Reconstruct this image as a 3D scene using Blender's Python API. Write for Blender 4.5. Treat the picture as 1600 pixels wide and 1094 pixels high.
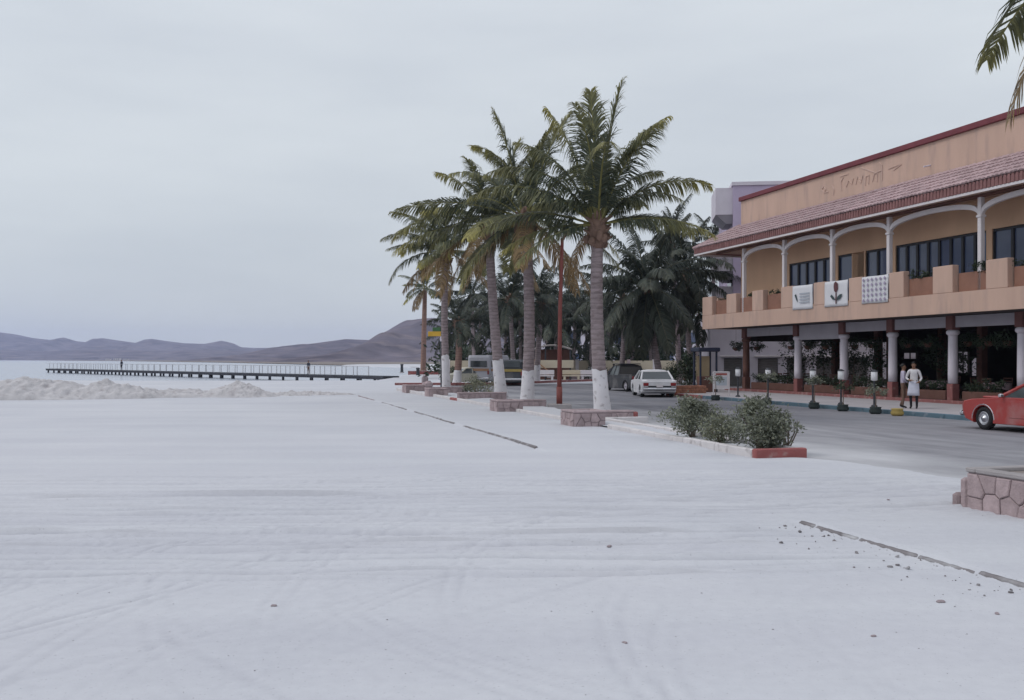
import bpy, bmesh, math, random
import numpy as np
from mathutils import Vector, Matrix, noise as mnoise

for o in list(bpy.data.objects): bpy.data.objects.remove(o)
SC = bpy.context.scene
COL = SC.collection
R = math.radians
F = 1556.0          # focal length in photograph pixels
HZ = 562.0          # horizon row in the photograph
CH = 2.0            # camera height
TAN = 0.2811        # street direction: 15.7 degrees to the left
ANG = math.atan(TAN)
CA, SA = math.cos(ANG), math.sin(ANG)

# ------------------------------------------------------------------ camera, sky, sun, exposure
cam = bpy.data.cameras.new('camera'); cam_o = bpy.data.objects.new('camera', cam); COL.objects.link(cam_o)
cam_o.location = (0, 0, CH); cam_o.rotation_euler = (R(90), 0, 0)
cam.sensor_width = 36.0; cam.lens = 36.0 * F / 1600.0
cam.shift_y = (HZ - 547.0) / 1600.0
cam.clip_start = 0.1; cam.clip_end = 30000
SC.camera = cam_o

SUN_EL, SUN_AZ = 50.0, -95.0      # azimuth measured from +Y towards +X
world = bpy.data.worlds.new('World'); SC.world = world; world.use_nodes = True
nt = world.node_tree; nt.nodes.clear()
def wn(t): return nt.nodes.new(t)
sky = wn('ShaderNodeTexSky'); sky.sky_type = 'NISHITA'; sky.sun_disc = False
sky.sun_elevation = R(SUN_EL); sky.sun_rotation = R(SUN_AZ); sky.dust_density = 2.0
bgA = wn('ShaderNodeBackground'); bgA.inputs['Strength'].default_value = 0.07
nt.links.new(sky.outputs[0], bgA.inputs['Color'])
tc = wn('ShaderNodeTexCoord'); sep = wn('ShaderNodeSeparateXYZ'); nt.links.new(tc.outputs['Generated'], sep.inputs[0])
mp = wn('ShaderNodeMapping'); mp.inputs['Scale'].default_value = (1.0, 1.0, 4.5); mp.inputs['Rotation'].default_value = (0.0, 0.12, 0.3)
nt.links.new(tc.outputs['Generated'], mp.inputs[0])
nz = wn('ShaderNodeTexNoise'); nz.inputs['Scale'].default_value = 2.6; nz.inputs['Detail'].default_value = 6; nz.inputs['Roughness'].default_value = 0.52
nt.links.new(mp.outputs[0], nz.inputs['Vector'])
cr = wn('ShaderNodeValToRGB'); cr.color_ramp.elements[0].position = 0.30; cr.color_ramp.elements[1].position = 0.72
cr.color_ramp.elements[0].color = (0.90, 0.905, 0.92, 1); cr.color_ramp.elements[1].color = (1.06, 1.055, 1.04, 1)
nt.links.new(nz.outputs[0], cr.inputs[0])
# overcast sky brightens overhead; unseen zenith tinted bluer to cool light on sand
grad = wn('ShaderNodeValToRGB'); ge = grad.color_ramp.elements
ge[0].position = 0.0; ge[0].color = (0.425, 0.458, 0.484, 1); ge[1].position = 1.0; ge[1].color = (0.68, 0.715, 0.80, 1)
g2 = ge.new(0.32); g2.color = (0.532, 0.566, 0.596, 1)
nt.links.new(sep.outputs['Z'], grad.inputs[0])
mul = wn('ShaderNodeMix'); mul.data_type = 'RGBA'; mul.blend_type = 'MULTIPLY'; mul.inputs[0].default_value = 1.0
nt.links.new(grad.outputs[0], mul.inputs[6]); nt.links.new(cr.outputs[0], mul.inputs[7])
bgB = wn('ShaderNodeBackground'); nt.links.new(mul.outputs[2], bgB.inputs['Color'])
mix = wn('ShaderNodeMixShader'); mix.inputs[0].default_value = 0.9
nt.links.new(bgA.outputs[0], mix.inputs[1]); nt.links.new(bgB.outputs[0], mix.inputs[2])
wo = wn('ShaderNodeOutputWorld'); nt.links.new(mix.outputs[0], wo.inputs['Surface'])

sun = bpy.data.lights.new('sun', 'SUN'); sun.energy = 0.6; sun.angle = R(20); sun.color = (1.0, 0.96, 0.92)
sun_o = bpy.data.objects.new('sun', sun); COL.objects.link(sun_o); sun_o.location = (0, 0, 60)
sun_o.rotation_euler = (R(90 - SUN_EL), 0, R(180 - SUN_AZ) )
SC.view_settings.view_transform = 'Standard'; SC.view_settings.look = 'None'
SC.view_settings.exposure = 0.5; SC.view_settings.gamma = 1.0; SC.view_settings.use_curve_mapping = False
SC.render.engine = 'CYCLES'; SC.cycles.use_denoising = True
SC.cycles.max_bounces = 6; SC.cycles.diffuse_bounces = 3; SC.cycles.transparent_max_bounces = 6; SC.cycles.volume_bounces = 1

# ------------------------------------------------------------------ coordinates
def px(x, y, z=0.0):
    """ground point (height z) seen at a photograph position"""
    Y = (CH - z) * F / (y - HZ); return Vector(((x - 800) / F * Y, Y, z))
def at(x, y, Y): return Vector(((x - 800) / F * Y, Y, CH + (HZ - y) / F * Y))
def CY(C, Y, z=0.0): return Vector((C - TAN * Y, Y, z))       # C: position across the street
def st(v, u, z=0.0): return Vector((CA * v - SA * u, SA * v + CA * u, z))   # street frame to world
def u_px(x, v):                                                # along-street position seen at column x on plane v
    k = (x - 800) / F; C = v / CA; Y = C / (k + TAN); X = k * Y
    return -SA * X + CA * Y

# ------------------------------------------------------------------ materials
MATS = {}
def mat(name, col, rough=0.8, var=0.12, scale=6.0, bump=0.15, bscale=None, spec=0.3, metal=0.0, coords='Object', stretch=None, dirt=None, objrand=0.0):
    if name in MATS: return MATS[name]
    m = bpy.data.materials.new(name); m.use_nodes = True; t = m.node_tree; b = t.nodes['Principled BSDF']
    b.inputs['Roughness'].default_value = rough; b.inputs['Specular IOR Level'].default_value = spec; b.inputs['Metallic'].default_value = metal
    c = t.nodes.new('ShaderNodeTexCoord'); vec = c.outputs[coords]
    if stretch:
        mpp = t.nodes.new('ShaderNodeMapping'); mpp.inputs['Scale'].default_value = stretch; t.links.new(vec, mpp.inputs[0]); vec = mpp.outputs[0]
    n = t.nodes.new('ShaderNodeTexNoise'); n.inputs['Scale'].default_value = scale; n.inputs['Detail'].default_value = 6; n.inputs['Roughness'].default_value = 0.6
    t.links.new(vec, n.inputs['Vector'])
    r = t.nodes.new('ShaderNodeValToRGB'); e = r.color_ramp.elements
    e[0].position = 0.28; e[1].position = 0.72
    e[0].color = tuple(x * (1 - var) for x in col) + (1,); e[1].color = tuple(min(1, x * (1 + var)) for x in col) + (1,)
    t.links.new(n.outputs[0], r.inputs[0]); out = r.outputs[0]
    if dirt:
        dc, ds, lo, hi = dirt
        n2 = t.nodes.new('ShaderNodeTexNoise'); n2.inputs['Scale'].default_value = ds; n2.inputs['Detail'].default_value = 8; t.links.new(vec, n2.inputs['Vector'])
        mr = t.nodes.new('ShaderNodeMapRange'); mr.inputs['From Min'].default_value = lo; mr.inputs['From Max'].default_value = hi; t.links.new(n2.outputs[0], mr.inputs['Value'])
        mx = t.nodes.new('ShaderNodeMix'); mx.data_type = 'RGBA'; t.links.new(mr.outputs[0], mx.inputs[0]); t.links.new(out, mx.inputs[6]); mx.inputs[7].default_value = dc + (1,)
        out = mx.outputs[2]
    if objrand:
        oi = t.nodes.new('ShaderNodeObjectInfo'); mr = t.nodes.new('ShaderNodeMapRange'); mr.inputs['To Min'].default_value = 1 - objrand; mr.inputs['To Max'].default_value = 1 + objrand
        t.links.new(oi.outputs['Random'], mr.inputs['Value'])
        hs = t.nodes.new('ShaderNodeHueSaturation'); t.links.new(mr.outputs[0], hs.inputs['Value']); t.links.new(out, hs.inputs['Color']); out = hs.outputs[0]
    t.links.new(out, b.inputs['Base Color'])
    if bump:
        n3 = t.nodes.new('ShaderNodeTexNoise'); n3.inputs['Scale'].default_value = bscale or scale * 6; n3.inputs['Detail'].default_value = 5; t.links.new(vec, n3.inputs['Vector'])
        bp = t.nodes.new('ShaderNodeBump'); bp.inputs['Strength'].default_value = bump; bp.inputs['Distance'].default_value = 0.03; t.links.new(n3.outputs[0], bp.inputs['Height'])
        t.links.new(bp.outputs[0], b.inputs['Normal'])
    MATS[name] = m; return m

def leaf_mat(name, green, yellow, trans=0.25):
    if name in MATS: return MATS[name]
    m = bpy.data.materials.new(name); m.use_nodes = True; t = m.node_tree; b = t.nodes['Principled BSDF']
    b.inputs['Roughness'].default_value = 0.55; b.inputs['Specular IOR Level'].default_value = 0.35
    a = t.nodes.new('ShaderNodeAttribute'); a.attribute_name = 'tint'
    s = t.nodes.new('ShaderNodeSeparateColor'); t.links.new(a.outputs['Color'], s.inputs[0])
    mx = t.nodes.new('ShaderNodeMix'); mx.data_type = 'RGBA'; mx.inputs[6].default_value = green + (1,); mx.inputs[7].default_value = yellow + (1,)
    t.links.new(s.outputs['Red'], mx.inputs[0])
    hs = t.nodes.new('ShaderNodeHueSaturation'); t.links.new(mx.outputs[2], hs.inputs['Color'])
    mr = t.nodes.new('ShaderNodeMapRange'); mr.inputs['To Min'].default_value = 0.62; mr.inputs['To Max'].default_value = 1.38; t.links.new(s.outputs['Green'], mr.inputs['Value'])
    t.links.new(mr.outputs[0], hs.inputs['Value']); t.links.new(hs.outputs[0], b.inputs['Base Color'])
    tr = t.nodes.new('ShaderNodeBsdfTranslucent'); t.links.new(hs.outputs[0], tr.inputs[0])
    ms = t.nodes.new('ShaderNodeMixShader'); ms.inputs[0].default_value = trans
    t.links.new(b.outputs[0], ms.inputs[1]); t.links.new(tr.outputs[0], ms.inputs[2]); t.links.new(ms.outputs[0], t.nodes['Material Output'].inputs['Surface'])
    MATS[name] = m; return m

def glass_mat(name, col, rough=0.12, spec=0.6):
    return mat(name, col, rough, 0.15, 0.6, 0.02, 1.5, spec)

# ------------------------------------------------------------------ mesh builder
class MB:
    def __init__(s): s.v = []; s.f = []; s.t = []
    def add(s, vs, fs, tint=None):
        o = len(s.v); s.v += [tuple(p) for p in vs]; s.f += [tuple(i + o for i in f) for f in fs]
        if tint is not None: s.t += [tint] * len(vs) if not isinstance(tint, list) else tint
        return s
    def box(s, x0, x1, y0, y1, z0, z1):
        return s.add([(x0,y0,z0),(x1,y0,z0),(x1,y1,z0),(x0,y1,z0),(x0,y0,z1),(x1,y0,z1),(x1,y1,z1),(x0,y1,z1)],
                     [(0,3,2,1),(4,5,6,7),(0,1,5,4),(1,2,6,5),(2,3,7,6),(3,0,4,7)])
    def cbox(s, c, d, b=0.0, rot=None):
        """chamfered box centred at c with size d"""
        hx, hy, hz = d[0]/2, d[1]/2, d[2]/2; b = min(b, hx*.9, hy*.9, hz*.9)
        if b <= 0:
            pts = [(x,y,z) for z in (-hz,hz) for x,y in ((-hx,-hy),(hx,-hy),(hx,hy),(-hx,hy))]
            fs = [(0,3,2,1),(4,5,6,7),(0,1,5,4),(1,2,6,5),(2,3,7,6),(3,0,4,7)]
        else:
            pts = []
            for z, i in ((-hz, b), (-hz+b, 0), (hz-b, 0), (hz, b)):
                X, Y = hx-i, hy-i
                pts += [(-X+b,-Y,z),(X-b,-Y,z),(X,-Y+b,z),(X,Y-b,z),(X-b,Y,z),(-X+b,Y,z),(-X,Y-b,z),(-X,-Y+b,z)]
            fs = [tuple(range(7,-1,-1)), tuple(range(24,32))]
            for l in range(3):
                for i in range(8): j = (i+1) % 8; fs.append((l*8+i, l*8+j, l*8+8+j, l*8+8+i))
        if rot is not None: pts = [rot @ Vector(p) for p in pts]
        return s.add([(p[0]+c[0], p[1]+c[1], p[2]+c[2]) for p in pts], fs)
    def prism(s, poly, z0, z1):
        n = len(poly)
        return s.add([(x,y,z0) for x,y in poly] + [(x,y,z1) for x,y in poly],
                     [tuple(range(n-1,-1,-1)), tuple(range(n,2*n))] + [(i,(i+1)%n,n+(i+1)%n,n+i) for i in range(n)])
    def tube(s, pts, rad, n=8, cap=True, tint=None):
        pts = [Vector(p) for p in pts]
        if not hasattr(rad, '__len__'): rad = [rad]*len(pts)
        vs = []; fs = []; prev = None
        for i, p in enumerate(pts):
            d = (pts[min(i+1,len(pts)-1)] - pts[max(i-1,0)])
            d = d.normalized() if d.length > 1e-9 else Vector((0,0,1))
            if prev is None:
                a = Vector((1,0,0)) if abs(d.x) < .9 else Vector((0,1,0)); a = (a - d*a.dot(d)).normalized()
            else:
                a = prev - d*prev.dot(d); a = a.normalized() if a.length > 1e-6 else d.orthogonal().normalized()
            prev = a; bb = d.cross(a)
            for k in range(n):
                t = 2*math.pi*k/n; vs.append(p + (a*math.cos(t) + bb*math.sin(t))*rad[i])
        for i in range(len(pts)-1):
            for k in range(n): fs.append((i*n+k, i*n+(k+1)%n, (i+1)*n+(k+1)%n, (i+1)*n+k))
        if cap: fs += [tuple(range(n-1,-1,-1)), tuple((len(pts)-1)*n+k for k in range(n))]
        return s.add(vs, fs, tint)
    def lathe(s, prof, n=16, c=(0,0,0)):
        vs = []; fs = []
        for r, z in prof:
            for k in range(n): t = 2*math.pi*k/n; vs.append((c[0]+r*math.cos(t), c[1]+r*math.sin(t), c[2]+z))
        for i in range(len(prof)-1):
            for k in range(n): fs.append((i*n+k, i*n+(k+1)%n, (i+1)*n+(k+1)%n, (i+1)*n+k))
        fs += [tuple(range(n-1,-1,-1)), tuple((len(prof)-1)*n+k for k in range(n))]
        return s.add(vs, fs)
    def mesh(s, name, m, smooth=False):
        me = bpy.data.meshes.new(name); me.from_pydata(s.v, [], s.f); me.materials.append(m)
        if s.t and len(s.t) == len(s.v):
            a = me.color_attributes.new('tint', 'FLOAT_COLOR', 'POINT')
            a.data.foreach_set('color', np.array([(t[0], t[1], 0, 1) for t in s.t], dtype=np.float32).ravel())
        if smooth: me.polygons.foreach_set('use_smooth', [True]*len(me.polygons))
        me.update(); return me
    def build(s, name, m, parent=None, smooth=False, kind=None):
        return link(name, s.mesh(name, m, smooth), parent, kind)

def link(name, me, parent=None, kind=None, loc=None, rot=None):
    o = bpy.data.objects.new(name, me); COL.objects.link(o)
    if parent is not None: o.parent = parent
    if kind: o['kind'] = kind
    if loc is not None: o.location = loc
    if rot is not None: o.rotation_euler = rot
    return o
def tag(o, label, cat, group=None):
    o['label'] = label; o['category'] = cat
    if group: o['group'] = group
    return o
def thing(name, label, cat, loc=(0,0,0), rz=0.0, group=None):
    o = bpy.data.objects.new(name, None); COL.objects.link(o); o.location = loc; o.rotation_euler = (0,0,rz)
    o.empty_display_size = .2
    return tag(o, label, cat, group)
def copy_thing(root, loc, rz, label, group=None):
    r = root.copy(); COL.objects.link(r); r.location = loc; r.rotation_euler = (0,0,rz); r['label'] = label
    if group: r['group'] = group
    for ch in list(root.children):
        c = ch.copy(); COL.objects.link(c); c.parent = r
        for g in list(ch.children):
            d = g.copy(); COL.objects.link(d); d.parent = c
    return r
def structure(o): o['kind'] = 'structure'; return o

# palette (real base colours, except the window glass)
SAND = mat('sand', (0.60, 0.585, 0.565), 0.95, 0.06, 0.35, 0.0)
M_SALMON = mat('salmon_stucco', (0.54, 0.375, 0.30), 0.9, 0.09, 0.8, 0.25, 30, stretch=(1,1,.22), dirt=((0.38,0.28,0.245), 2.2, 0.52, 0.85))
M_OCHRE = mat('ochre_stucco', (0.60, 0.395, 0.265), 0.9, 0.08, 0.6, 0.25, 30, stretch=(1,1,.4))
M_COPING = mat('maroon_coping', (0.17, 0.045, 0.055), 0.7, 0.15, 1.5, 0.1)
M_TILE = mat('pink_clay_tile', (0.40, 0.285, 0.29), 0.9, 0.16, 2.2, 0.2, 20, objrand=0.18, dirt=((0.47,0.37,0.37), 3.0, 0.45, 0.8))
M_TILERED = mat('red_clay_tile', (0.27, 0.14, 0.135), 0.85, 0.2, 2.5, 0.2, 20)
M_WHITE = mat('white_paint', (0.66, 0.62, 0.63), 0.7, 0.07, 1.2, 0.1)
M_LILACW = mat('lilac_white_plaster', (0.60, 0.56, 0.62), 0.85, 0.08, 0.9, 0.15, 12)
M_LILAC = mat('lilac_plaster', (0.47, 0.40, 0.53), 0.85, 0.1, 0.7, 0.15, 12)
M_GREYBOARD = mat('grey_board', (0.36, 0.34, 0.38), 0.8, 0.1, 1.0, 0.1)
M_BRICKRED = mat('oxide_red_paint', (0.25, 0.10, 0.095), 0.75, 0.15, 2.0, 0.15, dirt=((0.42,0.30,0.28), 3.5, 0.55, 0.8))
M_REDKERB = mat('red_kerb_paint', (0.29, 0.095, 0.09), 0.8, 0.18, 3.0, 0.25, dirt=((0.42,0.30,0.28), 5.0, 0.55, 0.85))
M_KERB = mat('white_kerb_paint', (0.60, 0.57, 0.57), 0.9, 0.1, 2.0, 0.3, dirt=((0.36,0.33,0.33), 4.0, 0.56, 0.75))
M_TEAL = mat('teal_kerb_paint', (0.10, 0.16, 0.20), 0.85, 0.2, 1.5, 0.2, dirt=((0.3,0.3,0.33), 2.5, 0.55, 0.8))
M_CONC = mat('weathered_concrete', (0.34, 0.315, 0.315), 0.92, 0.15, 1.2, 0.3, 18)
M_PAVE = mat('sidewalk_concrete', (0.40, 0.375, 0.385), 0.92, 0.12, 0.8, 0.2, 14)
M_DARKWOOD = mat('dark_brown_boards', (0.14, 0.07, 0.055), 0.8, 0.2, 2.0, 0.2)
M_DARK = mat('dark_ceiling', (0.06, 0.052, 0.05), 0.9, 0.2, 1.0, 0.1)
M_BLACK = mat('black_rubber', (0.02, 0.02, 0.022), 0.8, 0.2, 3.0, 0.1)
M_IRON = mat('dark_iron', (0.05, 0.052, 0.06), 0.6, 0.2, 3.0, 0.1)
M_CHROME = mat('chrome', (0.62, 0.62, 0.64), 0.22, 0.05, 3.0, 0.0, metal=1.0)
M_GLASS = glass_mat('sky_tinted_glass', (0.075, 0.095, 0.16))  # blue sky reflection put into the base colour
M_CARGLASS = glass_mat('car_glass', (0.05, 0.06, 0.065), 0.08)
M_FRAME = mat('dark_window_frame', (0.025, 0.025, 0.03), 0.5, 0.1, 2.0, 0.0)
M_STONE = mat('pink_cantera_stone', (0.37, 0.29, 0.295), 0.95, 0.25, 5.0, 0.5, 30, objrand=0.16)
M_MORTAR = mat('grey_mortar', (0.30, 0.25, 0.26), 0.95, 0.12, 4.0, 0.3, 30)
M_SOIL = mat('dusty_soil', (0.27, 0.235, 0.22), 1.0, 0.25, 2.5, 0.4, 18)
M_TRUNK = mat('palm_bark', (0.30, 0.245, 0.25), 0.95, 0.22, 3.0, 0.5, 24, stretch=(1,1,2.5), dirt=((0.19,0.145,0.145), 4.0, 0.5, 0.75))
M_TRUNKRED = mat('reddish_palm_bark', (0.27, 0.17, 0.14), 0.95, 0.22, 3.0, 0.5, 24)
M_LIME = mat('lime_wash', (0.66, 0.64, 0.66), 0.95, 0.08, 2.0, 0.35, 26, dirt=((0.36,0.33,0.34), 5.0, 0.58, 0.72))
def ring(m, period):
    t = m.node_tree; b = t.nodes['Principled BSDF']; src = b.inputs['Base Color'].links[0].from_socket
    c = t.nodes.new('ShaderNodeTexCoord'); w = t.nodes.new('ShaderNodeTexWave'); w.bands_direction = 'Z'; w.wave_profile = 'SAW'; w.inputs['Scale'].default_value = .314/period; w.inputs['Distortion'].default_value = 1.2; w.inputs['Detail'].default_value = 3; w.inputs['Detail Scale'].default_value = 2.5
    t.links.new(c.outputs['Object'], w.inputs['Vector'])
    r = t.nodes.new('ShaderNodeValToRGB'); r.color_ramp.elements[0].position = .0; r.color_ramp.elements[0].color = (.45, .40, .40, 1); r.color_ramp.elements[1].position = .45; r.color_ramp.elements[1].color = (1, 1, 1, 1); t.links.new(w.outputs['Fac'], r.inputs[0])
    mx = t.nodes.new('ShaderNodeMix'); mx.data_type = 'RGBA'; mx.blend_type = 'MULTIPLY'; mx.inputs[0].default_value = .5; t.links.new(src, mx.inputs[6]); t.links.new(r.outputs[0], mx.inputs[7]); t.links.new(mx.outputs[2], b.inputs['Base Color'])
ring(M_TRUNK, .17); ring(M_TRUNKRED, .2)
M_FIBRE = mat('palm_fibre', (0.20, 0.13, 0.10), 1.0, 0.3, 6.0, 0.5)
M_LEAF = leaf_mat('palm_leaf', (0.064, 0.082, 0.058), (0.37, 0.325, 0.095))
M_LEAFD = leaf_mat('dark_palm_leaf', (0.042, 0.055, 0.043), (0.13, 0.115, 0.06), 0.18)
M_LEAFDRY = leaf_mat('dry_palm_leaf', (0.25, 0.175, 0.095), (0.30, 0.20, 0.09), 0.2)
M_SHRUB = leaf_mat('dusty_shrub_leaf', (0.17, 0.185, 0.145), (0.26, 0.26, 0.16), 0.2)
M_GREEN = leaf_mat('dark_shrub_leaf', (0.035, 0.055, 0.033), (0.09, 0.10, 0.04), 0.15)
M_STEM = mat('shrub_stem', (0.16, 0.125, 0.10), 0.95, 0.2, 5.0, 0.2)

# ------------------------------------------------------------------ sand ground
TABS = {}
def vnoise(x, y, seed=0):
    """smooth value noise on arrays"""
    if seed not in TABS: TABS[seed] = np.random.RandomState(seed).rand(256, 256)
    tab = TABS[seed]
    xi = np.floor(x).astype(int); yi = np.floor(y).astype(int); fx = x - xi; fy = y - yi
    fx = fx*fx*(3-2*fx); fy = fy*fy*(3-2*fy)
    a = tab[xi % 256, yi % 256]; b = tab[(xi+1) % 256, yi % 256]; c = tab[xi % 256, (yi+1) % 256]; d = tab[(xi+1) % 256, (yi+1) % 256]
    return (a*(1-fx)+b*fx)*(1-fy) + (c*(1-fx)+d*fx)*fy - 0.5
def fbm(x, y, seed=0, oct=4):
    r = 0; a = 1.0
    for i in range(oct): r = r + a*vnoise(x*2**i, y*2**i, seed+i); a *= .5
    return r
def sstep(a, b, x): t = np.clip((x-a)/(b-a), 0, 1); return t*t*(3-2*t)

def shore_x(Y): return np.interp(Y, [90, 112, 200, 300, 400], [-17, -17, -19, -26, -70])
def sand_edge(Y): return np.interp(Y, [0, 12, 17, 19.6, 20.2, 30.8, 31.6, 60, 75, 80], [12.6, 12.4, 12.1, 12.0, 11.55, 11.6, 13.2, 13.4, 16.0, 19])
def ground_z(X, Y):
    C = X + TAN*Y
    z = 0.05*fbm(X*.11, Y*.11, 3, 3) + 0.012*fbm(X*.3, Y*.9, 9, 3)
    z *= sstep(2, 7, Y)*0.6 + 0.4
    z = z*sstep(10.0, 6.8, C) + .014*sstep(6.8, 9.5, C)
    near = sstep(60, 30, Y)
    # vehicle ruts: crossing tracks that swing towards the street, and turning circles
    rs = np.random.RandomState(5)
    def rut(d, w, dep):
        g = np.exp(-(d/w)**2); sh = np.exp(-((np.abs(d)-w*1.7)/(w*.7))**2)
        return dep*(-g + .55*sh)
    tr = 0; dk = 0
    for i in range(34):
        a = rs.uniform(9.0, 15.6); b = rs.uniform(-.03, .04); c = rs.uniform(.004, .03)
        dep = rs.uniform(.012, .03); w = rs.uniform(.04, .075)
        bend = np.where(X > rs.uniform(-2, 2), 1, 0)*c*np.clip(X, 0, 12)**2
        for off in (0, 1.45):
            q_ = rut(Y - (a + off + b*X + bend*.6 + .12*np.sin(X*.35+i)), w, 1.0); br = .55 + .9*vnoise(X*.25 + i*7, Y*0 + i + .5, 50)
            tr = tr + q_*dep; dk = dk + q_*br*1.1
    for i in range(16):
        cx, cy = rs.uniform(0, 7), rs.uniform(4, 12); rad = rs.uniform(2.5, 8); dep = rs.uniform(.004, .010); w = rs.uniform(.04, .08)
        dd = np.hypot(X-cx, Y-cy)
        for off in (0, .16, 1.4, 1.56):
            q_ = rut(dd - rad - off, w*.6, 1.0); br = np.clip(.35 + 1.5*fbm(X*.3+i*3, Y*.3, 60+i, 2), 0, 1); tr = tr + q_*dep*br; dk = dk + q_*br*.55
    for i in range(12):
        x0 = rs.uniform(-7, 4); sl = rs.uniform(-.9, .9); dep = rs.uniform(.004, .010); w = rs.uniform(.05, .08)
        for off in (0, 1.4):
            d = (X - x0 - off - sl*(Y-5))/math.sqrt(1+sl*sl)
            lug = 1 + .5*np.sin((Y + X*.3)*48)*sstep(9, 5, Y)
            q_ = rut(d, w, 1.0)*lug*sstep(13, 9, Y)*np.clip(.3 + 1.6*fbm(X*.3+i*5, Y*.3, 80+i, 2), 0, 1); tr = tr + q_*dep; dk = dk + q_*.42
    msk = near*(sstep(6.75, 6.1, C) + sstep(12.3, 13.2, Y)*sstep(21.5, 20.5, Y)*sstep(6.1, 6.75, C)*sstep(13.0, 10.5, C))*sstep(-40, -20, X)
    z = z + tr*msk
    global RUT_DARK
    RUT_DARK = np.clip(-dk*msk, 0, .75)  # groove darkening for the colour, added as slope shading alone is faint
    # footprints and churned patches
    z = z + .010*fbm(X*.7, Y*5.0, 21, 3)*near*sstep(8, 10, Y)*sstep(17, 14, Y)
    # sidewalk slab under the sand on the street side of the broken edging
    onwalk = sstep(6.75, 6.83, C)*sstep(11.4, 10.2, C)*(1 - sstep(11.6, 12.4, Y)*sstep(22.6, 21.2, Y))*sstep(56, 50, Y)
    z = z + .055*onwalk
    # asphalt lies open beyond a ragged sand edge
    e = sand_edge(Y) + .55*fbm(X*.5, Y*.5, 31, 4)*sstep(19.9, 17.5, Y) + .25*fbm(X*1.4, Y*1.4, 33, 3)*sstep(26, 19, Y) + .1*fbm(X*1.2, Y*1.2, 35, 3)
    open_ = sstep(-.6, .9, C - e)*sstep(79.5, 78.5, Y - .55*np.clip(X+1, 0, 30))
    z = z*(1-open_)**2 + (.022*(1-open_) - .06*open_)
    # beach dips to the bay
    d = np.maximum(110 + 3*np.sin(X*.06) - Y, (X - shore_x(Y))*3.2)
    dip = np.clip(.047*d - .62, -2.4, 0); dip = np.where(d > 13.2, 0, dip)
    return z + dip

def grow(a, b, step, ratio):
    out = [a]; s = step; sg = 1 if b > a else -1
    while (b - out[-1])*sg > 0: out.append(out[-1] + sg*s); s *= ratio
    return out[1:]
xs = np.concatenate([np.array(grow(-13, -2500, .06, 1.09))[::-1], np.arange(-13, 12.001, .05), grow(12, 900, .06, 1.09)])
ys = np.concatenate([np.array(grow(3.6, -200, .08, 1.2))[::-1], [3.6]])
yy = [3.6]
while yy[-1] < 130: yy.append(yy[-1]*1.0052)
ys = np.concatenate([ys[:-1], yy, grow(yy[-1], 420, .9, 1.1)])
GX, GY = np.meshgrid(xs, ys)
GZ = ground_z(GX, GY); GP = RUT_DARK.copy()
nx, ny = len(xs), len(ys)
me = bpy.data.meshes.new('ground')
me.vertices.add(nx*ny); me.vertices.foreach_set('co', np.stack([GX, GY, GZ], -1).astype(np.float32).ravel())
ii = np.arange(nx*ny).reshape(ny, nx)
quads = np.stack([ii[:-1,:-1], ii[:-1,1:], ii[1:,1:], ii[1:,:-1]], -1).reshape(-1, 4)
me.loops.add(quads.size); me.loops.foreach_set('vertex_index', quads.ravel().astype(np.int32))
me.polygons.add(len(quads)); me.polygons.foreach_set('loop_start', np.arange(0, quads.size, 4, dtype=np.int32))
me.polygons.foreach_set('loop_total', np.full(len(quads), 4, dtype=np.int32))
me.polygons.foreach_set('use_smooth', np.ones(len(quads), dtype=bool)); me.update(calc_edges=True)

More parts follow.
